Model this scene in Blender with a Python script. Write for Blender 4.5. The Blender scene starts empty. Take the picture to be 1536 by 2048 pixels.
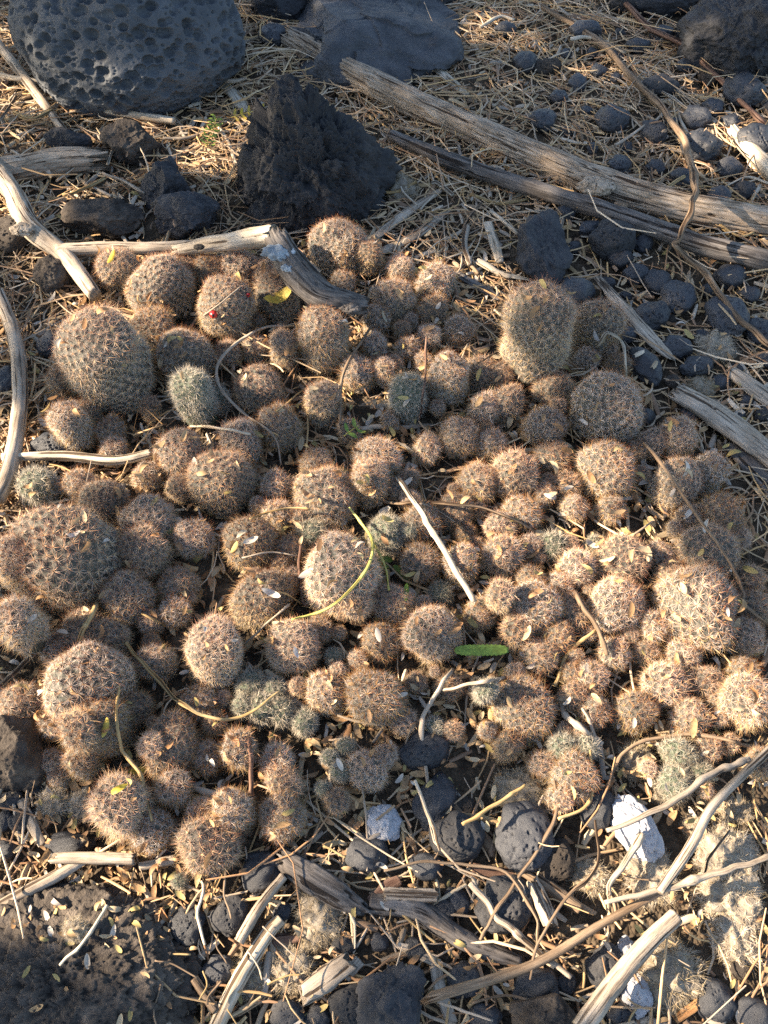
import bpy, math, random
import numpy as np
from mathutils import Vector, Matrix

random.seed(7)
RNG = np.random.default_rng(7)
R_ = math.radians
SC = bpy.context.scene
COL = SC.collection

# ------------------------------------------------------------------ camera
PITCH, DIST, HALF = R_(58.0), 0.65, R_(32.0)
CAM = np.array([0.0, -DIST*math.cos(PITCH), DIST*math.sin(PITCH)])
FWD = np.array([0.0, math.cos(PITCH), -math.sin(PITCH)])
UPV = np.array([0.0, math.sin(PITCH), math.cos(PITCH)])
RGT = np.array([1.0, 0.0, 0.0])
FPX = 1024.0/math.tan(HALF)
cd = bpy.data.cameras.new('camera')
cd.sensor_fit = 'VERTICAL'; cd.sensor_height = 36.0; cd.lens = 18.0/math.tan(HALF)
cd.clip_start = 0.01; cd.clip_end = 200.0
co = bpy.data.objects.new('camera', cd); COL.objects.link(co)
co.location = CAM; co.rotation_euler = (math.pi/2-PITCH, 0, 0)
SC.camera = co

# ------------------------------------------------------------------ sky, sun, exposure
SUN_EL, SUN_AZ = R_(29.0), math.atan2(-0.995, 0.03)          # azimuth clockwise from +Y
SUN = np.array([math.cos(SUN_EL)*math.sin(SUN_AZ), math.cos(SUN_EL)*math.cos(SUN_AZ), math.sin(SUN_EL)])
wd = bpy.data.worlds.new('World'); SC.world = wd; wd.use_nodes = True
wn = wd.node_tree.nodes
sky = wn.new('ShaderNodeTexSky'); sky.sky_type = 'NISHITA'; sky.sun_disc = False
sky.dust_density = 1.3; sky.ozone_density = 0.9; sky.sun_elevation = SUN_EL; sky.sun_rotation = SUN_AZ
wd.node_tree.links.new(sky.outputs[0], wn['Background'].inputs[0])
wn['Background'].inputs[1].default_value = 0.078
sl = bpy.data.lights.new('sun', 'SUN'); sl.energy = 5.0; sl.angle = R_(0.6); sl.color = (1.0, 0.815, 0.61)
so = bpy.data.objects.new('sun', sl); COL.objects.link(so)
so.rotation_euler = Vector(-SUN).to_track_quat('-Z', 'Y').to_euler(); so.location = SUN*6
SC.view_settings.view_transform = 'Standard'; SC.view_settings.look = 'None'
SC.view_settings.gamma = 1.0; SC.view_settings.use_curve_mapping = False
SC.view_settings.exposure = 2.33
SC.render.engine = 'CYCLES'
SC.cycles.use_denoising = False
SC.cycles.max_bounces = 5; SC.cycles.diffuse_bounces = 3; SC.cycles.glossy_bounces = 2
SC.cycles.transmission_bounces = 3; SC.cycles.transparent_max_bounces = 4

# ------------------------------------------------------------------ pixel -> place
def ray(px, py):
    return FWD + RGT*((px-768.0)/FPX) + UPV*((1024.0-py)/FPX)
def P(px, py, z=0.0):
    d = ray(px, py); t = (z-CAM[2])/d[2]
    return CAM + d*t
def depth(p): return float(np.dot(np.asarray(p)-CAM, FWD))
def topx(p):
    q = np.asarray(p)-CAM; w = q @ FWD
    return 768+FPX*(q @ RGT)/w, 1024-FPX*(q @ UPV)/w
def elev(px, py):
    d = ray(px, py); return math.asin(-d[2]/np.linalg.norm(d))

# ------------------------------------------------------------------ noise (vectorised gradient noise)
_perm = RNG.permutation(512).astype(np.int64); _grad = RNG.normal(size=(512, 3)); _grad /= np.linalg.norm(_grad, axis=1)[:, None]
def noise3(p):
    p = np.asarray(p, float); i = np.floor(p).astype(np.int64); f = p-i
    u = f*f*f*(f*(f*6-15)+10); out = 0
    for dx in (0, 1):
        for dy in (0, 1):
            for dz in (0, 1):
                h = _perm[(_perm[(_perm[(i[:, 0]+dx) & 511]+i[:, 1]+dy) & 511]+i[:, 2]+dz) & 511]
                g = _grad[h]
                w = (u[:, 0] if dx else 1-u[:, 0])*(u[:, 1] if dy else 1-u[:, 1])*(u[:, 2] if dz else 1-u[:, 2])
                out = out+w*((f[:, 0]-dx)*g[:, 0]+(f[:, 1]-dy)*g[:, 1]+(f[:, 2]-dz)*g[:, 2])
    return out*1.6
def fbm(p, oct=4, rough=0.5):
    a, s, o = 1.0, 0.0, 0
    for k in range(oct):
        o = o+a*noise3(p*(2.0**k)+k*17.3); s += a; a *= rough
    return o/s
def ground_z(x, y):
    x = np.atleast_1d(np.asarray(x, float)); y = np.atleast_1d(np.asarray(y, float))
    return 0.004*noise3(np.stack([x*9, y*9, x*0+3.1], 1)) + 0.0022*noise3(np.stack([x*38, y*38, x*0+1.7], 1))
def gz(x, y): return float(ground_z(x, y)[0])

# ------------------------------------------------------------------ mesh helpers
def mesh_np(name, V, tris=None, quads=None, mat=None, smooth=True, attrs=None):
    V = np.asarray(V, np.float32); me = bpy.data.meshes.new(name)
    nt = 0 if tris is None else len(tris); nq = 0 if quads is None else len(quads)
    loops = []; 
    if nt: loops.append(np.asarray(tris).reshape(-1))
    if nq: loops.append(np.asarray(quads).reshape(-1))
    loops = np.concatenate(loops).astype(np.int32)
    me.vertices.add(len(V)); me.vertices.foreach_set('co', V.reshape(-1))
    me.loops.add(len(loops)); me.loops.foreach_set('vertex_index', loops)
    me.polygons.add(nt+nq)
    st = np.concatenate([np.arange(nt)*3, nt*3+np.arange(nq)*4]).astype(np.int32)
    me.polygons.foreach_set('loop_start', st)
    me.polygons.foreach_set('use_smooth', np.full(nt+nq, smooth, bool))
    for k, (typ, data) in (attrs or {}).items():
        a = me.attributes.new(k, typ, 'POINT'); d = np.asarray(data, np.float32)
        if typ == 'FLOAT_COLOR':
            if d.shape[1] == 3: d = np.concatenate([d, np.ones((len(d), 1), np.float32)], 1)
            a.data.foreach_set('color', d.reshape(-1))
        else: a.data.foreach_set('vector', d.reshape(-1))
    me.update(calc_edges=True); me.validate()
    if mat: me.materials.append(mat)
    return me
def link(name, me, parent=None, loc=None, rot=None, scale=None, kind=None):
    o = bpy.data.objects.new(name, me); COL.objects.link(o)
    if parent: o.parent = parent
    if loc is not None: o.location = loc
    if rot is not None: o.rotation_euler = rot
    if scale is not None: o.scale = scale
    if kind: o['kind'] = kind
    return o
def tag(o, label, cat, group=None):
    o['label'] = label; o['category'] = cat
    if group: o['group'] = group
    return o
def recentre(V):
    V = np.asarray(V, float); b = np.array([V[:, 0].mean(), V[:, 1].mean(), V[:, 2].min()])
    return V-b, b
def icosphere(n):
    t = (1+5**.5)/2
    v = np.array([[-1,t,0],[1,t,0],[-1,-t,0],[1,-t,0],[0,-1,t],[0,1,t],[0,-1,-t],[0,1,-t],[t,0,-1],[t,0,1],[-t,0,-1],[-t,0,1]], float)
    f = np.array([[0,11,5],[0,5,1],[0,1,7],[0,7,10],[0,10,11],[1,5,9],[5,11,4],[11,10,2],[10,7,6],[7,1,8],[3,9,4],[3,4,2],[3,2,6],[3,6,8],[3,8,9],[4,9,5],[2,4,11],[6,2,10],[8,6,7],[9,8,1]])
    v /= np.linalg.norm(v, axis=1)[:, None]
    for _ in range(n):
        e = np.concatenate([f[:, [0, 1]], f[:, [1, 2]], f[:, [2, 0]]]); e.sort(axis=1)
        ue, inv = np.unique(e, axis=0, return_inverse=True); inv = inv.reshape(-1)
        m = v[ue[:, 0]]+v[ue[:, 1]]; m /= np.linalg.norm(m, axis=1)[:, None]
        k = len(v)+inv; n_ = len(f); a, b, c = k[:n_], k[n_:2*n_], k[2*n_:]
        v = np.concatenate([v, m])
        f = np.concatenate([np.stack([f[:, 0], a, c], 1), np.stack([f[:, 1], b, a], 1), np.stack([f[:, 2], c, b], 1), np.stack([a, b, c], 1)])
    return v, f
ICO = {n: icosphere(n) for n in (3, 4, 5, 6, 7)}

# ------------------------------------------------------------------ materials
def new_mat(name):
    m = bpy.data.materials.new(name); m.use_nodes = True
    nt = m.node_tree; b = nt.nodes['Principled BSDF']
    return m, nt, b
def N(nt, typ, **kw):
    n = nt.nodes.new(typ)
    for k, v in kw.items():
        if k in n.inputs: n.inputs[k].default_value = v
        else: setattr(n, k, v)
    return n
def ramp(nt, fac, stops):
    r = N(nt, 'ShaderNodeValToRGB'); el = r.color_ramp.elements
    while len(el) < len(stops): el.new(0.5)
    for e, (p, c) in zip(el, stops): e.position = p; e.color = (*c, 1)
    nt.links.new(fac, r.inputs[0]); return r.outputs[0]
def bump(nt, b, h, strength, dist):
    n = N(nt, 'ShaderNodeBump'); n.inputs['Strength'].default_value = strength; n.inputs['Distance'].default_value = dist
    nt.links.new(h, n.inputs['Height']); nt.links.new(n.outputs[0], b.inputs['Normal'])

def rock_mat(name, c0, c1, rough=0.75, scale=60, bumpd=0.0008, dust=None, spec=0.35):
    m, nt, b = new_mat(name)
    tc = N(nt, 'ShaderNodeTexCoord'); co_ = tc.outputs['Object']
    oi = N(nt, 'ShaderNodeObjectInfo')
    n1 = N(nt, 'ShaderNodeTexNoise', Scale=scale, Detail=6.0, Roughness=0.65); nt.links.new(co_, n1.inputs['Vector'])
    n2 = N(nt, 'ShaderNodeTexNoise', Scale=scale*9, Detail=4.0, Roughness=0.7); nt.links.new(co_, n2.inputs['Vector'])
    col = ramp(nt, n1.outputs['Fac'], [(0.3, c0), (0.72, c1)])
    if dust:
        n3 = N(nt, 'ShaderNodeTexNoise', Scale=scale*0.5, Detail=5.0); nt.links.new(co_, n3.inputs['Vector'])
        f = ramp(nt, n3.outputs['Fac'], [(0.58, (0, 0, 0)), (0.75, (0.75, 0.75, 0.75))])
        mx = N(nt, 'ShaderNodeMix', data_type='RGBA'); nt.links.new(f, mx.inputs[0]); nt.links.new(col, mx.inputs[6]); mx.inputs[7].default_value = (*dust, 1); col = mx.outputs[2]
    hv = N(nt, 'ShaderNodeHueSaturation'); mr = N(nt, 'ShaderNodeMapRange'); mr.inputs['To Min'].default_value = 0.7; mr.inputs['To Max'].default_value = 1.35
    nt.links.new(oi.outputs['Random'], mr.inputs['Value']); nt.links.new(mr.outputs[0], hv.inputs['Value']); nt.links.new(col, hv.inputs['Color'])
    nt.links.new(hv.outputs[0], b.inputs['Base Color'])
    b.inputs['Roughness'].default_value = rough; b.inputs['Specular IOR Level'].default_value = spec
    ad = N(nt, 'ShaderNodeMath', operation='ADD'); nt.links.new(n1.outputs['Fac'], ad.inputs[0]); nt.links.new(n2.outputs['Fac'], ad.inputs[1])
    bump(nt, b, ad.outputs[0], 0.7, bumpd)
    return m
def wood_mat(name, c0, c1, c2, rough=0.8, bumpd=0.0009, stain=None):
    """grain runs along the stick: attribute wuv = (across, across, along) in metres"""
    m, nt, b = new_mat(name)
    at = N(nt, 'ShaderNodeAttribute', attribute_name='wuv')
    mp = N(nt, 'ShaderNodeMapping'); mp.inputs['Scale'].default_value = (520, 520, 26); nt.links.new(at.outputs['Vector'], mp.inputs['Vector'])
    n1 = N(nt, 'ShaderNodeTexNoise', Scale=1.0, Detail=5.0, Roughness=0.7); nt.links.new(mp.outputs[0], n1.inputs['Vector'])
    mp2 = N(nt, 'ShaderNodeMapping'); mp2.inputs['Scale'].default_value = (90, 90, 35); nt.links.new(at.outputs['Vector'], mp2.inputs['Vector'])
    n2 = N(nt, 'ShaderNodeTexNoise', Scale=1.0, Detail=4.0); nt.links.new(mp2.outputs[0], n2.inputs['Vector'])
    col = ramp(nt, n1.outputs['Fac'], [(0.30, c0), (0.47, c1), (0.72, c2)])
    mx = N(nt, 'ShaderNodeMix', data_type='RGBA', blend_type='MULTIPLY'); mx.inputs[0].default_value = 0.8
    c = ramp(nt, n2.outputs['Fac'], [(0.3, stain or (0.55, 0.5, 0.45)), (0.65, (1, 1, 1))])
    nt.links.new(col, mx.inputs[6]); nt.links.new(c, mx.inputs[7])
    mp3 = N(nt, 'ShaderNodeMapping'); mp3.inputs['Scale'].default_value = (300, 300, 9); nt.links.new(at.outputs['Vector'], mp3.inputs['Vector'])
    n3 = N(nt, 'ShaderNodeTexNoise', Scale=1.0, Detail=3.0); nt.links.new(mp3.outputs[0], n3.inputs['Vector'])
    ck = ramp(nt, n3.outputs['Fac'], [(0.36, (0.18, 0.15, 0.13)), (0.42, (1, 1, 1))])          # open drying cracks
    m2 = N(nt, 'ShaderNodeMix', data_type='RGBA', blend_type='MULTIPLY'); m2.inputs[0].default_value = 1.0
    nt.links.new(mx.outputs[2], m2.inputs[6]); nt.links.new(ck, m2.inputs[7]); nt.links.new(m2.outputs[2], b.inputs['Base Color'])
    b.inputs['Roughness'].default_value = rough; b.inputs['Specular IOR Level'].default_value = 0.2
    ad = N(nt, 'ShaderNodeMath', operation='ADD'); nt.links.new(n1.outputs['Fac'], ad.inputs[0]); nt.links.new(ck, ad.inputs[1])
    bump(nt, b, ad.outputs[0], 0.9, bumpd)
    return m
def attr_mat(name, rough=0.7, transl=0.3, spec=0.25, vary=False):
    """base colour from the mesh's own colour attribute, thin and slightly light-passing"""
    m, nt, b = new_mat(name)
    at = N(nt, 'ShaderNodeAttribute', attribute_name='col'); cl = at.outputs['Color']
    if vary:                                           # old heads are duller than young ones
        oi = N(nt, 'ShaderNodeObjectInfo'); mr = N(nt, 'ShaderNodeMapRange'); mr.inputs['To Min'].default_value = 0.62; mr.inputs['To Max'].default_value = 1.12
        ms = N(nt, 'ShaderNodeMapRange'); ms.inputs['To Min'].default_value = 1.2; ms.inputs['To Max'].default_value = 0.9
        hv = N(nt, 'ShaderNodeHueSaturation'); nt.links.new(oi.outputs['Random'], mr.inputs['Value']); nt.links.new(oi.outputs['Random'], ms.inputs['Value'])
        nt.links.new(mr.outputs[0], hv.inputs['Value']); nt.links.new(ms.outputs[0], hv.inputs['Saturation']); nt.links.new(cl, hv.inputs['Color']); cl = hv.outputs[0]
    nt.links.new(cl, b.inputs['Base Color']); b.inputs['Roughness'].default_value = rough
    b.inputs['Specular IOR Level'].default_value = spec
    if transl:
        tr = N(nt, 'ShaderNodeBsdfTranslucent'); nt.links.new(cl, tr.inputs['Color'])
        mx = N(nt, 'ShaderNodeMixShader'); mx.inputs[0].default_value = transl
        nt.links.new(b.outputs[0], mx.inputs[1]); nt.links.new(tr.outputs[0], mx.inputs[2])
        nt.links.new(mx.outputs[0], nt.nodes['Material Output'].inputs['Surface'])
    return m
def leaf_mat(name, stops, transl=0.25):
    m, nt, b = new_mat(name)
    oi = N(nt, 'ShaderNodeObjectInfo'); r = N(nt, 'ShaderNodeValToRGB'); el = r.color_ramp.elements
    while len(el) < len(stops): el.new(0.5)
    for e, (p, c) in zip(el, stops): e.position = p; e.color = (*c, 1)
    nt.links.new(oi.outputs['Random'], r.inputs[0])
    tc = N(nt, 'ShaderNodeTexCoord'); n1 = N(nt, 'ShaderNodeTexNoise', Scale=500.0, Detail=3.0); nt.links.new(tc.outputs['Object'], n1.inputs['Vector'])
    mx = N(nt, 'ShaderNodeMix', data_type='RGBA', blend_type='MULTIPLY'); mx.inputs[0].default_value = 0.7
    c = ramp(nt, n1.outputs['Fac'], [(0.3, (0.5, 0.42, 0.35)), (0.6, (1, 1, 1))])
    nt.links.new(r.outputs[0], mx.inputs[6]); nt.links.new(c, mx.inputs[7]); nt.links.new(mx.outputs[2], b.inputs['Base Color'])
    b.inputs['Roughness'].default_value = 0.6; b.inputs['Specular IOR Level'].default_value = 0.3
    tr = N(nt, 'ShaderNodeBsdfTranslucent'); nt.links.new(mx.outputs[2], tr.inputs['Color'])
    ms = N(nt, 'ShaderNodeMixShader'); ms.inputs[0].default_value = transl
    nt.links.new(b.outputs[0], ms.inputs[1]); nt.links.new(tr.outputs[0], ms.inputs[2])
    nt.links.new(ms.outputs[0], nt.nodes['Material Output'].inputs['Surface'])
    return m

M_LAVA = rock_mat('black_lava', (0.018, 0.019, 0.022), (0.055, 0.055, 0.058), 0.8, 55, 0.0012)
M_BOULD = rock_mat('blue_grey_basalt', (0.045, 0.052, 0.060), (0.105, 0.112, 0.120), 0.85, 28, 0.0009)
M_SLAB = rock_mat('dark_basalt', (0.030, 0.033, 0.038), (0.080, 0.082, 0.088), 0.8, 40, 0.0012)
M_PEB = rock_mat('dark_beach_pebble', (0.016, 0.0175, 0.021), (0.044, 0.046, 0.051), 0.48, 90, 0.00035, spec=0.45)
M_PEBD = rock_mat('dusty_pebble', (0.022, 0.023, 0.026), (0.055, 0.055, 0.056), 0.8, 80, 0.0005, dust=(0.20, 0.17, 0.13))
M_CLIN = rock_mat('brown_clinker', (0.028, 0.024, 0.021), (0.105, 0.088, 0.072), 0.95, 70, 0.0030, dust=(0.19, 0.155, 0.12), spec=0.15)
M_CORAL = rock_mat('white_coral', (0.26, 0.26, 0.27), (0.50, 0.50, 0.51), 0.85, 120, 0.0006, dust=(0.22, 0.18, 0.13))
M_WGREY = wood_mat('weathered_grey_wood', (0.08, 0.065, 0.05), (0.36, 0.30, 0.23), (0.52, 0.45, 0.36))
M_WLOG = wood_mat('weathered_log_wood', (0.09, 0.07, 0.05), (0.36, 0.29, 0.215), (0.50, 0.425, 0.34), bumpd=0.0009, stain=(0.62, 0.54, 0.46))
M_WDARK = wood_mat('dark_bark', (0.035, 0.032, 0.030), (0.11, 0.10, 0.092), (0.23, 0.21, 0.19))
M_WBROWN = wood_mat('brown_twig_bark', (0.06, 0.042, 0.028), (0.19, 0.135, 0.088), (0.31, 0.235, 0.16))
M_WPALE = wood_mat('bleached_wood', (0.20, 0.165, 0.12), (0.46, 0.40, 0.31), (0.62, 0.56, 0.46), stain=(0.7, 0.62, 0.52))
M_WGOLD = wood_mat('golden_stalk', (0.20, 0.135, 0.06), (0.38, 0.27, 0.13), (0.50, 0.39, 0.22), stain=(0.75, 0.65, 0.5))
M_WYEL = wood_mat('yellow_green_stalk', (0.30, 0.27, 0.06), (0.46, 0.42, 0.12), (0.55, 0.52, 0.20), stain=(0.8, 0.75, 0.6))
M_WRED = wood_mat('reddish_bark', (0.06, 0.03, 0.022), (0.17, 0.10, 0.07), (0.28, 0.19, 0.14))
M_CUT = wood_mat('orange_broken_wood', (0.22, 0.09, 0.03), (0.42, 0.22, 0.09), (0.55, 0.36, 0.18))
M_HOLLOW = rock_mat('dark_rotten_core', (0.01, 0.009, 0.008), (0.03, 0.026, 0.022), 0.95, 80)
M_LICH = rock_mat('grey_blue_lichen', (0.10, 0.12, 0.14), (0.50, 0.56, 0.60), 0.9, 120)
M_SPINE = attr_mat('cactus_spine', 0.45, 0.25, 0.4, True)
M_HAIR = attr_mat('cactus_bristle', 0.6, 0.35, 0.25, True)
M_STRAW = attr_mat('dry_straw', 0.65, 0.12, 0.25)
M_LITTER = attr_mat('dry_leaflet_litter', 0.65, 0.2, 0.25)
M_LEAF = leaf_mat('dry_tan_leaflet', [(0.0, (0.36, 0.21, 0.10)), (0.3, (0.42, 0.28, 0.14)), (0.55, (0.34, 0.17, 0.07)), (0.75, (0.48, 0.36, 0.22)), (0.92, (0.38, 0.31, 0.11)), (1.0, (0.46, 0.42, 0.36))])
M_LEAFY = leaf_mat('yellow_leaf', [(0.0, (0.62, 0.47, 0.05)), (1.0, (0.55, 0.42, 0.10))])
M_LEAFW = leaf_mat('grey_white_leaflet', [(0.0, (0.46, 0.42, 0.37)), (1.0, (0.55, 0.53, 0.50))])
M_LEAFG = leaf_mat('green_leaf', [(0.0, (0.16, 0.27, 0.05)), (1.0, (0.20, 0.28, 0.06))], 0.25)
M_FRUIT, _nt, _b = new_mat('red_fruit'); _b.inputs['Base Color'].default_value = (0.45, 0.02, 0.02, 1); _b.inputs['Roughness'].default_value = 0.3
def flesh_mat(name, c0, c1):
    m, nt, b = new_mat(name)
    tc = N(nt, 'ShaderNodeTexCoord'); n1 = N(nt, 'ShaderNodeTexNoise', Scale=220.0, Detail=4.0); nt.links.new(tc.outputs['Object'], n1.inputs['Vector'])
    nt.links.new(ramp(nt, n1.outputs['Fac'], [(0.3, c0), (0.7, c1)]), b.inputs['Base Color'])
    b.inputs['Roughness'].default_value = 0.75; bump(nt, b, n1.outputs['Fac'], 0.5, 0.0006)
    return m
M_FLESH = flesh_mat('grey_green_flesh', (0.030, 0.031, 0.024), (0.072, 0.074, 0.056))
M_FLESHG = flesh_mat('green_flesh', (0.04, 0.055, 0.032), (0.085, 0.11, 0.062))
M_FLESHD = flesh_mat('dead_flesh', (0.12, 0.10, 0.075), (0.28, 0.24, 0.18))
def soil_mat():
    m, nt, b = new_mat('dark_soil')
    tc = N(nt, 'ShaderNodeTexCoord'); cc = tc.outputs['Object']
    n1 = N(nt, 'ShaderNodeTexNoise', Scale=45.0, Detail=8.0, Roughness=0.7); nt.links.new(cc, n1.inputs['Vector'])
    n2 = N(nt, 'ShaderNodeTexVoronoi', Scale=320.0); nt.links.new(cc, n2.inputs['Vector'])
    nt.links.new(ramp(nt, n1.outputs['Fac'], [(0.32, (0.022, 0.018, 0.014)), (0.55, (0.10, 0.075, 0.05)), (0.75, (0.22, 0.165, 0.11))]), b.inputs['Base Color'])
    b.inputs['Roughness'].default_value = 0.95; b.inputs['Specular IOR Level'].default_value = 0.1
    ad = N(nt, 'ShaderNodeMath', operation='SUBTRACT'); nt.links.new(n1.outputs['Fac'], ad.inputs[0]); nt.links.new(n2.outputs['Distance'], ad.inputs[1])
    bump(nt, b, ad.outputs[0], 1.0, 0.003)
    return m
M_SOIL = soil_mat()

# ------------------------------------------------------------------ ground
def axis(lo, hi, step, far):
    a = list(np.arange(lo, hi+1e-6, step)); s = step; x = a[-1]
    while x < far: s *= 1.45; x += s; a.append(x)
    s = step; x = a[0]
    while x > -far: s *= 1.45; x -= s; a.insert(0, x)
    return np.array(a)
gx, gy = axis(-0.85, 0.95, 0.007, 40), axis(-0.55, 1.25, 0.007, 40)
XX, YY = np.meshgrid(gx, gy); gv = np.stack([XX.ravel(), YY.ravel(), ground_z(XX.ravel(), YY.ravel())-0.001], 1)
ii = (np.arange(len(gy)-1)[:, None]*len(gx)+np.arange(len(gx)-1)[None]).ravel()
gq = np.stack([ii, ii+1, ii+1+len(gx), ii+len(gx)], 1)
g = link('ground', mesh_np('ground', gv, quads=gq, mat=M_SOIL), kind='structure')

# ------------------------------------------------------------------ stones
def pits(V, n, rmin, rmax, depth_k, seed, power=2.2, lip=0.0):
    """sink round gas-bubble pits into a stone (unit-sphere stone, r in unit lengths)"""
    rg = np.random.default_rng(seed); D = V/np.linalg.norm(V, axis=1)[:, None]; off = np.zeros(len(V))
    c = rg.normal(size=(n, 3)); c /= np.linalg.norm(c, axis=1)[:, None]
    r = rmin+(rmax-rmin)*rg.random(n)**power
    order = np.argsort(D[:, 2]); Dz = D[order, 2]
    for k in range(n):
        a, b_ = np.searchsorted(Dz, [c[k, 2]-r[k]*1.3, c[k, 2]+r[k]*1.3]); idx = order[a:b_]
        d = np.linalg.norm(D[idx]-c[k], axis=1)/r[k]
        w = np.clip(1-d**4, 0, 1)
        off[idx] = np.maximum(off[idx], w*r[k]*depth_k*rg.uniform(0.6, 1.1))
    return V-D*off[:, None]
def facet(V, n, seed, lo=0.72, hi=1.0, planes=None, soft=0.0):
    rg = np.random.default_rng(seed)
    pl = planes if planes is not None else [(*(q/np.linalg.norm(q)), rg.uniform(lo, hi)) for q in rg.normal(size=(n, 3))]
    r = np.full(len(V), 1.15)
    for (a, b_, c, h) in pl:
        nrm = np.array([a, b_, c], float); nrm /= np.linalg.norm(nrm); dt = V @ nrm
        r = np.where(dt > 1e-3, np.minimum(r, h/np.maximum(dt, 1e-3)), r)
    return V*r[:, None]
PEB = []
for k in range(9):                                   # shared pebble shapes
    V, F = ICO[5]
    sh = 1+0.20*noise3(V*1.1+k*9.1)+0.08*noise3(V*2.3+k*3.3)
    Q = V*sh[:, None]
    if k == 4: Q = pits(Q, 120, 0.02, 0.05, 1.2, 104, 2.0)
    else: Q = pits(Q, [190, 320, 420, 150, 0, 300, 240, 460, 260][k], 0.022, [0.06, 0.07, 0.08, 0.055, 0, 0.10, 0.09, 0.075, 0.11][k], 1.3, 100+k, 2.0)
    Q = Q*(1+0.006*noise3(V*18+k))[:, None]
    PEB.append(mesh_np('pebble', Q, tris=F, mat=M_PEB))
PEBD = []
for k in (2, 5, 7, 8):
    me = PEB[k].copy(); me.materials.clear(); me.materials.append(M_CLIN if k == 8 else M_PEBD); PEBD.append(me)
CORAL = []
for k in range(3):
    V, F = ICO[5]; Q = V*(1+0.22*noise3(V*1.3+k*5)+0.10*noise3(V*3+k)+0.05*noise3(V*7+k))[:, None]
    CORAL.append(mesh_np('coral', pits(Q, 300, 0.035, 0.085, 1.5, 300+k, 2.0), tris=F, mat=M_CORAL))
STONES = []        # (x, y, z, r) for litter to dodge
def stone(px, py, rx, ry=None, ang=0.0, me=None, name='pebble', sink=0.35, flat=0.72):
    ry = ry or rx; e = elev(px, py)
    c = P(px, py, 0.012); k = depth(c)/FPX
    a = rx*k; cz = a*flat
    need = (ry*k)**2-(cz*math.cos(e))**2
    b_ = math.sqrt(max(need, (0.55*a)**2))/math.sin(e) if need > 0 else 0.6*a
    b_ = min(b_, 1.9*a); cz = min(cz, 0.9*b_)
    c = P(px, py, max(cz*(1-sink), 0.002))
    o = link(name, me or PEB[random.randrange(len(PEB))], loc=(c[0], c[1], c[2]+gz(c[0], c[1])), scale=(a, b_, cz), rot=(0, 0, ang))
    STONES.append((c[0], c[1], c[2], max(a, b_)))
    return o

def big_rock(name, px, py, sx, sy, sz, zc, planes=None, nf=14, seed=1, sub=6, rough=0.10, mat=None, lab='', rz=0, ridged=True, pit=None, fscale=2.2, chip=(46, 0.085)):
    V, F = ICO[sub]
    Q = facet(V, nf, seed, planes=planes) if nf or planes else V.copy()
    Q = Q*(1+0.10*noise3(V*1.4+seed))[:, None]
    n = fbm(V*fscale+seed*3.7, 6, 0.62)
    if ridged: n = 0.35-np.abs(n)*1.6
    Q = Q+V*(rough*n)[:, None]
    if chip:
        rc = np.random.default_rng(seed+500); cs = rc.normal(size=(chip[0], 3)); cs /= np.linalg.norm(cs, axis=1)[:, None]
        wv = V+0.10*np.stack([noise3(V*4+q_*11+seed) for q_ in (1, 2, 3)], 1); cell = np.argmax(wv @ cs.T, axis=1)
        Q = Q+V*((rc.random(chip[0])-0.6)*chip[1]*2)[cell][:, None]
    if pit: Q = pits(Q, *pit)
    k = depth(P(px, py, zc))/FPX
    Q = Q*np.array([sx*k, sy*k, sz*k]); c, s = math.cos(rz), math.sin(rz)
    Q = np.stack([Q[:, 0]*c-Q[:, 1]*s, Q[:, 0]*s+Q[:, 1]*c, Q[:, 2]], 1)
    ctr = P(px, py, zc); keep = (Q[F][:, :, 2].max(1)+ctr[2]) > -0.008; F = F[keep]; us = np.unique(F); mp = np.full(len(Q), -1); mp[us] = np.arange(len(us)); Q = Q[us]; F = mp[F]
    o = link(name, mesh_np(name, Q, tris=F, mat=mat), loc=ctr)
    tag(o, lab, 'rock'); STONES.append((ctr[0], ctr[1], ctr[2], max(sx, sy)*k*0.9))
    return o
big_rock('lava_boulder', 262, 70, 222, 190, 150, 0.045, nf=0, seed=3, sub=7, rough=0.05, mat=M_BOULD, ridged=False,
         pit=(3400, 0.011, 0.072, 1.35, 5, 3.6), lab='big rounded blue grey boulder riddled with gas bubble holes', fscale=3, chip=None)
big_rock('basalt_slab', 735, 75, 172, 165, 70, 0.004, nf=9, seed=14, sub=6, rough=0.09, mat=M_SLAB, lab='flat faced dark grey basalt rock behind the broken end of the long log', fscale=1.6)
big_rock('lava_rock', 612, 352, 166, 130, 205, 0.034, planes=[(-0.86, -0.22, 0.42, 0.58), (0.66, -0.15, 0.70, 0.60), (0.90, -0.2, 0.20, 0.92), (-0.05, -0.84, 0.50, 0.60), (0.5, -0.70, 0.45, 0.66), (0.2, 0.8, 0.55, 0.62), (-0.75, -0.65, 0.05, 0.78), (0.95, -0.3, -0.25, 0.95), (0.3, -0.95, -0.3, 0.80), (0, 0.95, 0, 0.9), (-0.5, 0.6, 0.5, 0.66), (-0.05, -0.25, 0.96, 0.80), (-0.5, -0.3, 0.8, 0.76)],
         nf=0, seed=5, sub=6, rough=0.19, mat=M_LAVA, lab='jagged black lava rock rising to a peak behind the cactus clump', fscale=3.4, chip=(110, 0.10))
big_rock('lava_rock', 1490, 70, 105, 130, 90, 0.03, seed=21, sub=6, rough=0.2, mat=M_LAVA, lab='rough black lava rock at the far end of the pebbly straw')
BLR = big_rock('lava_rock', 120, 1995, 235, 175, 90, 0.002, nf=10, seed=33, sub=6, rough=0.27, mat=M_CLIN, lab='broad crusty dark brown rock with straw and leaflets lodged on top', fscale=5.5, chip=(160, 0.05))
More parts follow.
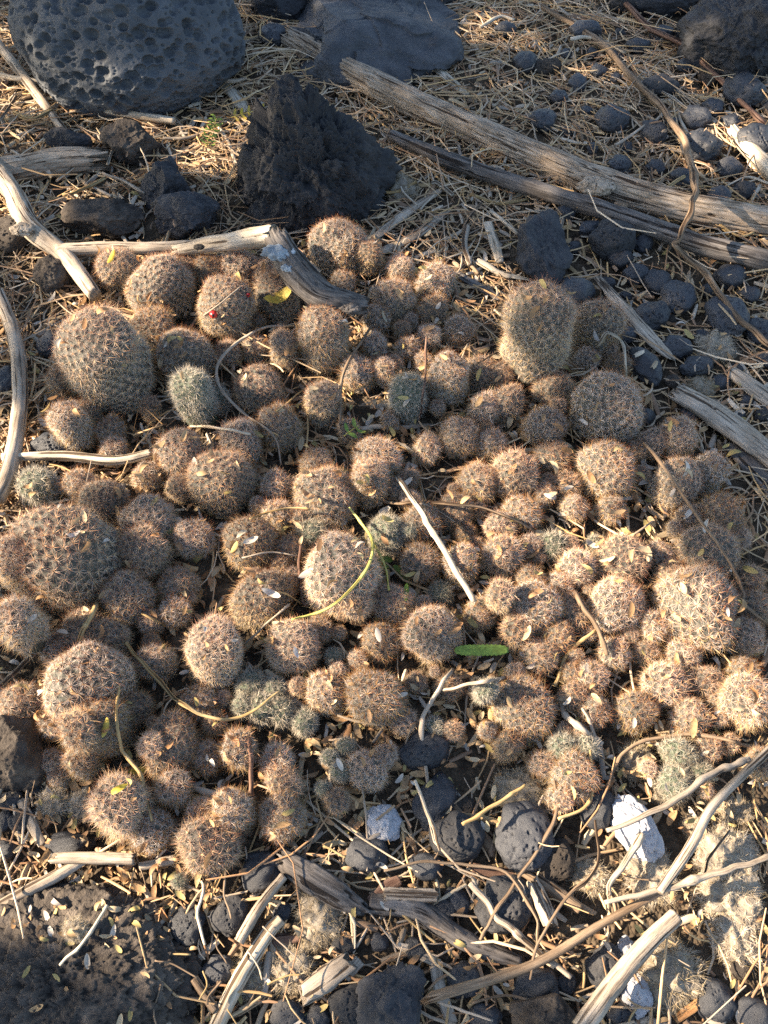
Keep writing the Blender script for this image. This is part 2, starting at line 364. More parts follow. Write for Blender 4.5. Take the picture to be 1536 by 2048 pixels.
big_rock('lava_rock', 1082, 505, 56, 85, 50, 0.012, seed=40, sub=5, rough=0.2, mat=M_LAVA, lab='rough black lava lump behind the tall column cactus')
big_rock('lava_rock', 30, 1505, 62, 68, 60, 0.015, seed=44, sub=5, rough=0.12, mat=M_CLIN, lab='dark rough rock hard against the left lower cactus heads')
for i, (px, py, a, b_, c, lb) in enumerate([
    (335, 375, 48, 45, 50, 'jagged black clinker standing in straw beside the peaked rock'),
    (372, 432, 60, 45, 42, 'sharp edged black clinker behind the hollow grey branch'),
    (258, 292, 50, 38, 40, 'brownish pitted clinker beside the broken end of the short log'),
    (205, 432, 68, 42, 30, 'low dark clinker half buried beside the forked grey branch'),
    (135, 282, 42, 18, 22, 'small flat clinker at the foot of the holed boulder'),
    (105, 545, 42, 42, 32, 'crumbly brown clinker under the forked grey branch'),
    (1330, 2, 95, 30, 40, 'dark rock half seen beyond the two thin brown twigs'),
    (560, 8, 60, 40, 40, 'black rock between the holed boulder and the flat faced rock'),
    (835, -8, 70, 25, 30, 'black rock beyond the flat faced grey rock'),
    (790, 2000, 66, 62, 48, 'lumpy black rock in front of the dark root'),
    (1090, 2030, 60, 38, 40, 'grey crusty stone at the foot of the pale thick branch')]):
    big_rock('clinker', px, py, a, b_, c, 0.012, seed=60+i, sub=5, rough=0.16, mat=M_CLIN if i in (2, 3, 5, 10) else M_LAVA, lab=lb, nf=11)

PEBBLES_FRONT = [(848,1505,55,40,.1),(872,1602,42,60,-.5),(912,1677,58,48,-.3),(735,1705,45,42,0),(855,1732,36,28,0),
 (1108,1722,45,42,.5),(1190,1612,42,46,0),(928,1615,24,24,0),(1010,1812,64,56,.2),(525,1742,44,45,.4),(375,1852,36,42,0),(460,1832,40,40,.3),
 (1215,1942,46,50,.2),(435,1945,36,32,0),(370,1966,30,45,.2),(565,1826,20,20,0),(700,2008,46,42,0),(930,1960,38,34,.3),(1072,1972,50,42,.1),
 (915,1805,24,34,.4),(885,1822,30,24,0),(832,1900,26,26,0),(1430,2002,42,45,0),(970,2036,36,30,0),(1505,2030,42,36,0),(575,2030,36,30,0),
 (1132,1968,22,22,0),(635,2036,30,26,0),(1135,1610,20,18,0),(1365,1970,26,30,0),(690,1890,26,20,0),(1480,1940,20,18,0),(760,1885,20,18,0),(1240,2030,34,26,0),(325,2000,20,18,0)]
PEBBLES_BACK = [(1225,240,34,25,.5),(1308,265,28,24,.4),(1402,295,40,26,.2),(1395,236,30,20,0),(1320,172,38,22,0),(1487,182,40,26,0),(1085,242,28,22,0),
 (1512,282,42,36,0),(1095,128,30,18,0),(1172,62,34,18,0),(1052,120,26,18,0),(1240,330,26,16,0),(1425,215,22,16,0),(1460,335,26,18,0),(1420,150,24,16,0),(1010,60,26,16,0),(545,72,28,22,0),(1155,165,22,14,0),(1275,95,26,16,0)]
PEBBLES_MID = [(1225,480,50,30,.1),(1286,487,22,18,0),(1272,546,28,22,0),(1316,560,30,26,0),(1358,592,36,34,0),(1456,630,42,42,.2),(1305,632,38,30,.4),
 (1355,696,32,24,0),(1290,735,32,38,.4),(1392,735,38,17,.2),(1462,552,32,25,0),(1520,662,28,26,0),(1240,516,28,16,0),(1150,582,42,26,0),(1146,612,24,16,0),
 (1285,832,28,22,0),(1335,640,18,14,0),(1180,460,24,16,0),(1415,580,18,14,0),(1500,590,22,18,0),(1130,430,22,14,0)]
_rp = random.Random(4); _k = 0
while _k < 42:
    q = (_rp.uniform(1090, 1540), _rp.uniform(60, 860), _rp.uniform(12, 25)); 
    if all((q[0]-o_[0])**2+(q[1]-o_[1])**2 > (q[2]+o_[2])**2 for o_ in PEBBLES_BACK+PEBBLES_MID) and q[0] > 1090+max(0, q[1]-480)*.75 and abs((q[1]-300)-(q[0]-1050)*.35) > 45 and abs((q[1]-388)-(q[0]-1100)*.33) > 38:
        (PEBBLES_BACK if q[1] < 430 else PEBBLES_MID).append((q[0], q[1], q[2], q[2]*_rp.uniform(.65, .9), _rp.uniform(-1, 1))); _k += 1
PEBBLES_LEFT = [(28,470,44,34,0),(100,692,24,26,0),(14,762,24,30,0),(108,888,48,26,.2),(20,1602,26,22,0),(45,1642,26,24,0),(8,1645,20,20,0),(135,1690,52,26,0),(70,1575,18,16,0),(330,1705,26,18,0),(12,1700,26,22,0),(255,1730,22,14,0)]
PLAND = [(765,1645,'the rounded white coral stone'),(1272,1660,'the speckled coral stone'),(1250,1910,'the lower white coral lumps'),(900,1860,'the gnarled dark root'),(520,1900,'the pale barkless stick'),(640,1770,'the split dark slab'),(150,1900,'the crusty brown rock'),(1060,1930,'the tan branch'),
 (1050,1680,'the large sunlit pebble'),(1110,1800,'the splintered upright stick'),(640,1832,'the grey woolly dead cactus'),(1430,690,'the tan dead cactus'),(1270,640,'the narrow driftwood slab'),(1440,830,'the broad driftwood slab'),(1300,455,'the dark fallen branch'),(1082,505,'the rough black lump'),
 (1300,390,'the long thick log'),(1330,220,'the crooked brown twig'),(1400,130,'the thin straight twig'),(1490,70,'the far rough lava rock'),(1500,300,'the pale branch stub'),(735,75,'the flat faced rock'),(60,455,'the forked grey branch'),(35,760,'the upright left stick'),(180,1716,'the stick with orange end'),(30,1505,'the dark rock by the left heads'),(1450,1900,'the bleached dead cacti'),(650,1960,'the flat grey splinter'),(790,2000,'the lumpy black rock'),(848,1440,'the forked grey twig'),(950,1660,'the brown bark stick')]
def relation(px, py, land):
    x, y, nm = min((q for q in land if (q[0]-px)**2+(q[1]-py)**2 > 64), key=lambda q: (q[0]-px)**2+((q[1]-py)*1.25)**2)
    return ('behind ' if y-py > abs(px-x)*0.8 else 'in front of ' if py-y > abs(px-x)*0.8 else 'beside ')+nm
for px, py, a, b_, an in PEBBLES_FRONT+PEBBLES_BACK+PEBBLES_MID+PEBBLES_LEFT:
    dusty = random.random() < 0.22; rel = relation(px, py, PLAND)
    lab = f"{'large' if a > 46 else 'small' if a < 27 else 'middling'} {'dusty grey' if dusty else 'dark'} {'long' if max(a, b_)/min(a, b_) > 1.45 else 'rounded'} pebble {rel}"
    tag(stone(px, py, a*.95, b_*.95, an, sink=(.15 if py < 900 else .36), me=random.choice(PEBD) if dusty else None), lab, 'pebble', 'pebbles '+rel)
tag(stone(1050, 1680, 60, 68, .3, me=PEB[2]), 'large smooth grey black pebble with sunlit crown beside brown stick', 'pebble')
tag(stone(765, 1645, 34, 38, .6, me=CORAL[0], name='coral_stone', sink=0.1), 'white rounded coral stone above a round black pebble', 'coral stone')
tag(stone(1270, 1660, 40, 66, .5, me=CORAL[1], name='coral_stone', sink=0.1), 'large white coral stone with black specks under crossing twigs', 'coral stone')
tag(stone(1272, 1985, 30, 38, .2, me=CORAL[2], name='coral_stone', sink=0.1), 'white pitted coral lump under the pale thick branch', 'coral stone')
tag(stone(1250, 1910, 22, 34, -.3, me=CORAL[0], name='coral_stone', sink=0.1), 'smaller white coral lump beside a grey round pebble', 'coral stone')
tag(stone(428, 1752, 18, 10, 0, me=CORAL[1], name='coral_stone'), 'tiny white coral chip at the foot of the front cactus heads', 'coral stone')

# ------------------------------------------------------------------ cactus heads
# (px, py, half width, half height, style, label)
T, Gr, Dd = 'live', 'grey', 'dead'
HEADS = [
 (232,535,45,50,T,'cactus head with yellow leaflet beside the forked grey branch'),(322,562,68,55,T,'broad sunlit cactus head next to one bearing a yellow leaflet'),(362,525,40,32,T),(188,700,84,113,T,'largest dark cylindrical cactus column at the left edge of the clump'),
 (303,655,52,46,T),(452,615,56,66,T,'cactus head bearing a small red fruit'),(371,708,58,54,T),(380,790,43,62,Gr,'greenish upright cactus column with a small side pup'),(433,795,24,28,Gr,'small greenish pup on the side of the greenish column'),
 (516,770,49,46,T),(566,696,30,40,T),(512,690,28,30,T),(478,525,40,30,T),(540,545,40,38,T),(552,592,46,50,T,'cactus head wearing a large yellow petal under the stump branch'),
 (132,845,42,55,T),(168,825,28,28,T),(218,855,28,28,T),(125,765,32,32,T),(226,895,27,25,T),(299,815,21,24,T),(359,900,50,45,T),(480,883,46,45,T),(558,850,45,44,T),(420,535,36,30,T),
 (673,492,59,62,T,'tall sunlit cactus head standing behind the stump branch'),(740,516,26,36,T),(687,559,27,25,T),(645,675,54,66,T,'upright cactus head with golden crown before the stump branch'),(800,532,30,26,T),(871,560,42,42,T,'round golden cactus head at the back edge near straw'),
 (789,594,42,48,T),(865,618,32,30,T),(755,638,30,30,T),(921,655,32,32,T),(858,670,24,24,T),(816,695,26,26,T),(750,685,24,22,T),(714,745,34,38,T),(769,740,24,30,T),
 (847,722,21,22,T),(899,750,43,55,T),(815,790,41,48,Gr),(875,812,17,18,T),(965,740,34,35,T),(1005,745,28,28,T),(972,812,34,32,T),(1015,805,36,38,T),(920,870,41,42,T),(985,885,28,30,T),
 (856,893,28,26,T),(752,908,50,46,T,'round sunlit cactus head just below a grey wood splinter'),(645,800,36,44,T),(632,918,38,30,T),(780,832,20,15,T),
 (1080,655,70,103,T,'tall column cactus standing above the rest of the clump'),(1198,655,50,58,T,'cactus head half hidden beside the tall column under a curved stalk'),(1178,715,25,28,T),(1104,772,38,38,T),(1212,808,72,62,T,'wide domed cactus head at the right in shade below the tall column'),(1092,850,45,42,T),
 (1240,725,25,25,T),(1358,865,42,38,T),(1307,880,32,30,T),(1214,937,58,55,T,'round cactus head with dense grey spines between small pups'),(1031,943,48,46,T),(957,962,42,42,T),(1104,908,36,32,T),
 (1276,897,22,22,T),(1282,945,18,18,T),(1357,960,50,50,T),(1425,940,38,42,T),(1443,1025,48,45,T),(1415,1092,64,52,T,'shaded wide cactus head under the long brown twig'),(1133,967,28,30,T),(1090,985,24,24,T),
 (1149,1010,26,20,T),(1225,1013,28,24,T),(1045,1020,38,35,T),(1000,1050,34,30,T),(1005,1110,40,40,T),(1104,1087,28,26,Gr),(1190,1090,22,22,Gr),(1248,1112,54,48,T),(1318,1105,26,28,T),
 (1153,1133,38,34,T),(1236,1207,60,58,T,'round pale cactus head in the sunlit right hand group'),(1395,1218,84,84,T,'largest round golden cactus head in the right hand group'),(1345,1150,34,30,T),(1062,1155,32,28,T),(1120,1170,26,26,T),(1068,1215,56,60,T,'sunlit cactus head with litter on its shoulder beside small pups'),
 (1002,1200,28,45,T),(1145,1225,35,35,T),(1115,1270,35,30,T),(1035,1260,32,35,T),(1080,1308,36,34,T),(1367,1300,36,34,T),(1295,1300,24,24,T),(1310,1255,30,35,T),
 (1230,1300,32,28,T),(1495,1270,36,35,T),(1500,1150,30,22,T),(960,1225,34,32,T),(725,952,20,20,T),(740,955,42,40,T),(651,982,64,60,T,'large golden cactus head topped with yellow flower remains'),
 (601,1030,26,24,T),(816,955,22,22,T),(912,1015,40,38,T),(845,1032,38,28,T),(770,1062,40,42,Gr),(820,1060,20,20,Gr),(681,1148,78,86,T,'big central cactus head under the arching yellow green stalk'),
 (620,1062,30,28,Gr),(580,1100,32,35,T),(582,1155,22,24,T),(710,1200,30,26,T),(842,1125,40,40,T),(921,1130,37,42,T),(785,1205,42,40,T),(847,1205,18,18,T),
 (500,1082,56,52,T,'golden round cactus head ringed by a curved straw'),(525,1187,60,56,T,'round cactus head carrying a single white leaflet on top'),(587,1287,55,53,T,'sunlit round cactus head at the lower end of the yellow green stalk'),(760,1280,38,38,T),(862,1272,56,60,T,'grey shaded cactus head left of the green serrated leaf'),(668,1310,20,18,Gr),
 (552,968,32,28,T),(555,1020,28,24,T),(441,962,64,66,T,'tall sunlit cactus head with a pup on its left shoulder'),(363,975,30,32,T),(293,945,28,25,T),(72,972,38,42,Gr),(158,965,32,28,T),(205,985,50,28,T),(297,1028,56,38,T),
 (133,1118,103,110,T,'biggest bulging cactus head on the left, rim lit gold and red'),(22,1130,45,60,T),(285,1092,50,46,T),(387,1077,42,45,T),(256,1195,52,52,T,'round dark cactus head in front of the biggest bulging head'),(352,1165,38,38,T),(352,1215,30,25,T),(300,1240,24,22,T),
 (25,1262,44,70,T,'dark cactus head at the far left edge below the biggest head'),(112,1288,32,25,T),(165,1245,50,36,T),(215,1262,40,25,T),(178,1358,90,76,T,'large glowing cactus head on the lower left with dark right side'),(308,1325,36,38,T),
 (425,1298,59,68,T,'dark grey egg shaped cactus head in shade'),(265,1418,37,38,T),(195,1445,55,50,T),(105,1450,30,36,T),(152,1470,36,50,T),(105,1520,27,26,T),(158,1525,30,38,T),(112,1552,20,20,T),
 (40,1410,42,45,T),(340,1490,61,63,T,'red tinged cactus head with two small round pups at its right'),(415,1513,31,32,T),(476,1500,34,38,T),(394,1397,37,31,T),(443,1396,19,20,T),(345,1577,33,38,T),
 (232,1612,57,66,T,'red flushed cactus head at the front left with golden stalk across'),(305,1655,42,36,T),(551,1518,33,31,T),(568,1562,33,29,T),(560,1630,49,45,T,'round shaded cactus head at the front edge beside large red tinged head'),
 (462,1622,40,45,T),(403,1625,32,30,T),(418,1687,59,60,T,'reddish front cactus head lowest in the clump'),(455,1655,42,42,T),(500,1365,29,27,Gr),(522,1415,29,29,Gr),(562,1422,27,27,Gr),(548,1375,27,26,Gr),(484,1410,23,22,Gr),
 (650,1385,39,42,T),(745,1392,56,62,T,'glowing cactus head with golden crown in the lower middle'),(715,1320,22,22,T),(735,1537,39,38,T),(770,1510,25,25,T),(660,1515,20,20,Gr),(690,1492,21,20,Gr),(680,1540,23,22,Gr),(645,1578,18,18,Gr),
 (675,1597,26,22,T),(870,1457,23,24,Gr,'small white haired cactus pup above an oval black pebble'),(906,1460,21,20,T),(808,1440,27,26,T),(900,1370,27,26,T),(832,1360,22,20,T),(972,1390,24,36,Gr),(1046,1412,63,63,T,'golden cactus head with a red tipped pup beneath it'),(1020,1482,29,27,T),
 (1085,1530,26,28,T),(1152,1556,49,52,T,'sunlit cactus head at the front edge above the large smooth pebble'),(1124,1592,26,23,T),(1170,1495,27,26,Gr),(1125,1492,29,26,Gr),(1147,1390,27,26,T),(1190,1420,31,29,T),(1143,1340,22,20,T),
 (1186,1345,35,29,T),(1272,1418,39,37,T),(1330,1366,43,41,T,'round golden cactus head with two pups above the arching leaf stalk'),(1412,1365,33,33,T),(1381,1427,38,31,T),(1495,1402,52,60,T,'wide grey cactus head at the right edge above the arching leaf stalk'),
 (1358,1505,31,29,Gr),(1417,1495,27,26,T),(1400,1540,25,23,Gr),(1350,1557,37,31,Gr),(1412,1580,17,16,T),(1325,1584,23,22,Dd),(1460,1485,20,18,T),(1528,1530,27,36,T),
 (358,1762,18,20,Gr,'tiny pale green cactus pup alone at the front edge'),(1490,1340,30,28,T),(1505,1210,36,34,T),(455,700,24,22,T),(60,1200,34,36,T),(930,1060,22,20,T),(880,1180,24,22,Gr),(640,1250,26,22,T),(700,850,24,18,T),(430,1440,24,20,T),(610,1440,26,24,Gr),(1060,1090,24,22,T),(300,1490,26,24,T),(1480,1070,26,24,T),(1380,1030,26,24,T),
 # dried out heads
 (105,1612,32,40,Dd,'bleached dead cactus head in leaflet litter at the left front'),(162,1628,27,50,Dd,'pale dead cactus column beside the red flushed front head'),(1035,1577,46,40,Dd,'flattened white fuzzy dead cactus beside the sunlit front head'),(1270,1522,36,32,Dd,'grey dead cactus remains between two right hand groups'),
 (1450,1700,62,46,Dd,'dead cactus matted white at the upper end of the bleached row'),(1460,1790,62,60,Dd,'sunlit straw coloured dead cactus in the middle of the bleached row'),(1468,1880,48,52,Dd,'golden dead cactus at the lower end of the bleached row'),(1300,1742,50,40,Dd,'brown dead cactus tuft below the speckled coral stone'),
 (1335,1945,64,62,Dd,'large sunlit dead cactus by the pale thick branch'),(1180,1750,34,30,Dd,'small grey dead cactus behind crossed stalks'),(1390,1650,24,20,Dd),(1455,1620,24,28,Dd),(640,1832,50,46,Dd,'grey woolly dead cactus lying beside the split dark wood'),
 (500,1960,36,40,Dd,'golden dead cactus on the pale stick by the crusty rock'),(582,1945,42,50,Dd,'bristly golden dead cactus next to another on the pale stick'),(150,1852,24,18,Dd,'wispy dead cactus tuft resting on the crusty dark rock'),
 (1430,690,40,36,Dd,'tan dead cactus among black pebbles and driftwood'),(1400,770,30,22,Dd),(800,372,38,32,Dd,'brown dead cactus beside the peaked lava rock'),(1090,1600,22,18,Dd),(1480,1620,24,22,Dd),
]
hd = []
for h in HEADS:
    px, py, w, hh, st = h[:5]; lab = h[5] if len(h) > 5 else None
    syc = py-hh+w if hh >= w else py-hh*0.9+w*0.9
    e = elev(px, syc); k0 = depth(P(px, syc, 0.03))/FPX
    R0 = w*k0*0.86
    col = max(0.0, 2.5*(hh-w))*k0/math.cos(e)+(.18*R0 if hh > w*1.12 else 0)
    zc = (col+0.55*R0+0.006) if st != Dd else 0.45*R0
    if st != Dd and py > 480: zc = max(zc, 0.010+0.60*R0)
    if st == Dd and w > 33 and hh < w*1.2: zc = 0.35*R0
    hd.append(dict(tall=hh > w*1.12, px=px, py=syc, w=w, z=zc, st=st, lab=lab, dead=st == Dd))
hd[[i for i, h in enumerate(HEADS) if h[0] == 150 and h[1] == 1852][0]]['z'] = 0.028
def place(h):
    p = P(h['px'], h['py'], h['z']); h['c'] = p; h['R'] = (h['w']*0.92-4.5)*depth(p)/FPX
for h in hd: place(h)
for it in range(30):                                   # slide crowded heads along their own line of sight until they only touch
    for i in range(len(hd)):
        for j in range(i+1, len(hd)):
            a, b_ = hd[i], hd[j]
            if a['dead'] or b_['dead']: continue
            d = np.linalg.norm(a['c']-b_['c']); need = 0.86*(a['R']+b_['R'])
            if d < need:
                s, l = (a, b_) if a['R'] < b_['R'] else (b_, a)
                up = 1 if s['py'] > l['py']-0.15*l['w'] else -1
                s['z'] = min(max(s['z']+up*0.25*(need-d), 0.5*s['R']), 0.075); place(s)
HC = np.array([h['c'] for h in hd]); HR = np.array([h['R'] for h in hd])
_add = 0
for _ in range(6000):
    if _add >= 48: break
    px, py = random.uniform(80, 1500), random.uniform(620, 1540); w = random.uniform(13, 21)
    p = P(px, py, .016); r = w*depth(p)/FPX*.86; d = np.linalg.norm(HC-p, axis=1)-HR
    if d.min() > r*0.75 and np.sort(d)[1] < r*2.2 and not (560 < px < 900 and py > 1440):
        h = dict(px=px, py=py, w=w, z=.016, st=T, lab=None, dead=False); place(h); hd.append(h); _add += 1
        HC = np.array([q['c'] for q in hd]); HR = np.array([q['R'] for q in hd])
from mathutils.bvhtree import BVHTree
_me = BLR.data; BLR_T = BVHTree.FromPolygons([v.co+BLR.location for v in _me.vertices], [tuple(p.vertices) for p in _me.polygons])
def hit(px, py, grow=1.12):
    """height at which the sight line through a pixel meets the clump or the ground"""
    d = ray(px, py); d = d/np.linalg.norm(d); oc = CAM-HC; b_ = oc @ d; c = (oc*oc).sum(1)-(HR*grow)**2
    disc = b_*b_-c; t = np.where(disc > 0, -b_-np.sqrt(np.maximum(disc, 0)), 1e9)
    tg = (0.004-CAM[2])/d[2]; t = np.where(t > 0, t, 1e9)
    if px < 480 and py > 1760:
        q = BLR_T.ray_cast(Vector(CAM), Vector(d))
        if q[0] is not None: tg = min(tg, q[3])
    return CAM[2]+d[2]*min(t.min(), tg)

GOLD = math.pi*(3-5**.5)
def spikes(base, dirs, ln, wid, c0, c1, c2, bend=None):
    """needles: three-sided, tapering to a point"""
    n = len(base); a = np.cross(dirs, np.array([0.3, 0.5, 0.81])); a /= np.linalg.norm(a, axis=1)[:, None]+1e-9; b_ = np.cross(dirs, a)
    tip = base+dirs*ln[:, None]+bend*(ln*0.5)[:, None]
    V = np.empty((n, 4, 3)); C = np.empty((n, 4, 3))
    for k in range(3):
        V[:, k] = base+(a*math.cos(k*2.0944)+b_*math.sin(k*2.0944))*wid[:, None]; C[:, k] = c0*0.5+c1*0.5
    V[:, 3] = tip; C[:, 3] = c2
    F = (np.arange(n)[:, None, None]*4+np.array([[0, 1, 3], [1, 2, 3], [2, 0, 3]])[None]).reshape(-1, 3)
    return V.reshape(-1, 3), F, C.reshape(-1, 3)
def blades(base, dirs, ln, wid, c0, c1, bend, rg):
    """fine bristles: flat, tapering, bent"""
    n = len(base); a = np.cross(dirs, rg.normal(size=(n, 3))); a /= np.linalg.norm(a, axis=1)[:, None]+1e-9
    V = np.empty((n, 5, 3)); C = np.empty((n, 5, 3)); mid = base+dirs*(ln*0.5)[:, None]; tip = base+dirs*ln[:, None]+bend*ln[:, None]
    mid = mid+bend*(ln*0.18)[:, None]
    V[:, 0] = base-a*wid[:, None]; V[:, 1] = base+a*wid[:, None]; V[:, 2] = mid+a*(wid*.85)[:, None]; V[:, 3] = mid-a*(wid*.85)[:, None]; V[:, 4] = tip
    C[:, :2] = c0[:, None]; C[:, 2:4] = ((c0+c1)/2)[:, None]; C[:, 4] = c1
    f = np.array([[0, 1, 2], [0, 2, 3], [3, 2, 4]])
    return V.reshape(-1, 3), (np.arange(n)[:, None, None]*5+f[None]).reshape(-1, 3), C.reshape(-1, 3)

CACHE = {}
CLS = [0.0078, 0.0105, 0.014, 0.018, 0.023, 0.029, 0.037]
RAT = [0.55, 0.9, 1.4, 2.1, 3.0]
def proto(ci, ri, st, var):
    key = (ci, ri, st, var)
    if key in CACHE: return CACHE[key]
    R, L = CLS[ci], CLS[ci]*RAT[ri]; rg = np.random.default_rng(abs(hash((ci, ri, var)))%99991+{'live': 0, 'grey': 1, 'dead': 2}[st])
    dead = st == 'dead'
    sp = 0.0030+0.125*R
    # profile of the stem: flattened crown, dome, belly, narrowing foot
    def prof(s):      # s = arc position, 0 apex .. S foot
        q = math.pi/2*R
        ph = np.minimum(s, q)/R; d = np.clip(s-q, 0, None)
        ex = (0.93, 0.90, 0.80, 0.74, 0.72)[ri]; r = np.where(s < q, R*np.sin(ph)**ex, R*(1-0.16*(d/max(L, 1e-6))**4)); z = np.where(s < q, R*np.cos(ph)*((1.0, 1.0, .86, .80, .80)[ri]-0.08*var), -d)
        return r, z
    S = math.pi/2*R+L; ss = np.linspace(0, S, 400); rr, zz = prof(ss)
    A = np.concatenate([[0], np.cumsum(2*math.pi*(rr[1:]+rr[:-1])/2*np.hypot(np.diff(rr), np.diff(zz)))])
    na = int(A[-1]/(sp*sp*0.92)); k = np.arange(na)
    sa = np.interp((k+0.5)/na*A[-1], A, ss); th = k*GOLD
    ra, za = prof(sa); e_ = 1e-5; r2, z2 = prof(sa+e_); tr, tz = (r2-ra)/e_, (z2-za)/e_
    nl = np.hypot(tr, tz); nr, nz = -tz/nl, tr/nl
    AP = np.stack([ra*np.cos(th), ra*np.sin(th), za], 1); AN = np.stack([nr*np.cos(th), nr*np.sin(th), nz], 1)
    # body with a tubercle under every areole
    nth = 56 if R > 0.012 else 36; ns = max(20, int(S/sp*5)); ns = min(ns, 70)
    sg = np.linspace(0.0004, S, ns); rg_, zg = prof(sg); tg = np.linspace(0, 2*math.pi, nth, endpoint=False)
    G = np.stack([(rg_[:, None]*np.cos(tg)).ravel(), (rg_[:, None]*np.sin(tg)).ravel(), np.repeat(zg, nth)], 1)
    r2, z2 = prof(sg+e_); tr, tz = (r2-rg_)/e_, (z2-zg)/e_; nl = np.hypot(tr, tz)+1e-9
    GN = np.stack([((-tz/nl)[:, None]*np.cos(tg)).ravel(), ((-tz/nl)[:, None]*np.sin(tg)).ravel(), np.repeat(tr/nl, nth)], 1)
    dm = np.full(len(G), 9.0)
    for a0 in range(0, na, 60): dm = np.minimum(dm, np.linalg.norm(G[:, None]-AP[None, a0:a0+60], axis=2).min(1))
    tub = 0.34*sp*np.clip(1-(dm/(0.62*sp))**2, 0, 1)
    G = G+GN*(tub-0.20*sp)[:, None]
    lump = (lambda X: X*(1+(0.42 if dead else 0.20)*noise3(X/R*(1.9 if dead else 1.0)+var*7.7+ci))[:, None])
    ii = (np.arange(ns-1)[:, None]*nth+np.arange(nth)[None]); jj = (np.arange(ns-1)[:, None]*nth+((np.arange(nth)+1) % nth)[None])
    Q = np.stack([ii, ii+nth, jj+nth, jj], 2).reshape(-1, 4)
    G = np.concatenate([G, [[0, 0, zg[0]], [0, 0, -L]]]); n0 = ns*nth
    Tt = np.concatenate([np.stack([np.full(nth, n0), np.arange(nth), (np.arange(nth)+1) % nth], 1), np.stack([np.full(nth, n0+1), (ns-1)*nth+(np.arange(nth)+1) % nth, (ns-1)*nth+np.arange(nth)], 1)])
    body = mesh_np('body', lump(G), tris=Tt, quads=Q, mat={'live': M_FLESH, 'grey': M_FLESHG, 'dead': M_FLESHD}[st])
    AP = AP+AN*(0.20*sp)
    # the foot of the stem is out of sight: no spines on the lowest part
    keep = sa < S-0.30*L; AP, AN, sa_ = AP[keep], AN[keep], sa[keep]; na = len(AP)
    t1 = np.cross(AN, np.array([0.12, 0.2, 0.97])); t1 /= np.linalg.norm(t1, axis=1)[:, None]+1e-9; t2 = np.cross(AN, t1)
    apex = np.clip(1-sa_/(math.pi/2*R*1.25), 0, 1)
    def fan(cnt, lo, hi):
        az = rg.random((na, cnt))*0.5+np.arange(cnt)[None]*(2*math.pi/cnt)+rg.random((na, 1))*6.28
        po = rg.uniform(lo, hi, (na, cnt))
        d = AN[:, None]*np.cos(po)[..., None]+(t1[:, None]*np.cos(az)[..., None]+t2[:, None]*np.sin(az)[..., None])*np.sin(po)[..., None]
        return d.reshape(-1, 3), np.repeat(np.arange(na), cnt)
    # central spines
    nc = 5 if dead else 11; D, ix = fan(nc, 0.35, 1.30); nn = len(D)
    ln = (0.0056+0.075*R)*rg.uniform(0.5, 1.25, nn); wd_ = np.full(nn, 0.00013)*rg.uniform(0.8, 1.25, nn)
    ap = apex[ix][:, None]; rnd = rg.random((nn, 1))
    yel = np.array([0.83, 0.65, 0.35]); tan = np.array([0.70, 0.60, 0.46]); red = np.array([0.40, 0.085, 0.048]); wht = np.array([0.80, 0.74, 0.66])
    if st == 'live':
        c0 = yel*(0.8+0.2*rnd); kred = np.clip(0.34+0.9*ap+0.9*(rnd-0.5), 0, 1); c1 = c0*(1-0.55*kred)+np.array([0.53, 0.20, 0.10])*0.55*kred; c2 = c0*(1-kred)+red*kred
    elif st == 'grey':
        c0 = tan*(0.7+0.4*rnd); c1 = c0; c2 = c0*(0.7+0.2*rnd)
    else:
        c0 = np.array([0.50, 0.40, 0.24])*(0.6+0.6*rnd); c1 = c0; c2 = c0
    V1, F1, C1 = spikes(AP[ix], D, ln, wd_, c0, c1, c2, rg.normal(size=(nn, 3))*0.10)
    cen = mesh_np('central_spines', lump(V1), tris=F1, mat=M_SPINE, smooth=False, attrs={'col': ('FLOAT_COLOR', C1)})
    nb = 38 if dead else 40; D, ix = fan(nb, 1.0 if not dead else 0.6, 1.62); nn = len(D)
    ln = (0.0040+0.045*R)*rg.uniform(0.5, 1.3, nn)*(0.85 if dead else 1.0); rnd = rg.random((nn, 1))
    c0 = np.array([0.55, 0.54, 0.45])*(0.5+0.5*rnd) if st != 'live' else (wht*(1-0.35*rnd)+tan*0.35*rnd)*(0.62+0.38*rg.random((nn, 1)))
    if dead: c0 = (np.array([0.70, 0.64, 0.54])*(1-rnd)+np.array([0.56, 0.44, 0.28])*rnd)*rg.uniform(0.7, 1.1, (nn, 1))
    c1 = c0*0.92
    if st == 'live': c1 = c1*(1-0.5*apex[ix][:, None])+np.array([0.55, 0.24, 0.11])*0.5*apex[ix][:, None]
    V2, F2, C2 = blades(AP[ix], D, ln, np.full(nn, 0.00010 if not dead else 0.00012), c0, c1, rg.normal(size=(nn, 3))*(0.16 if not dead else 0.35), rg)
    hai = mesh_np('bristles', lump(V2), tris=F2, mat=M_HAIR, smooth=False, attrs={'col': ('FLOAT_COLOR', C2)})
    CACHE[key] = (body, cen, hai, R)
    return CACHE[key]

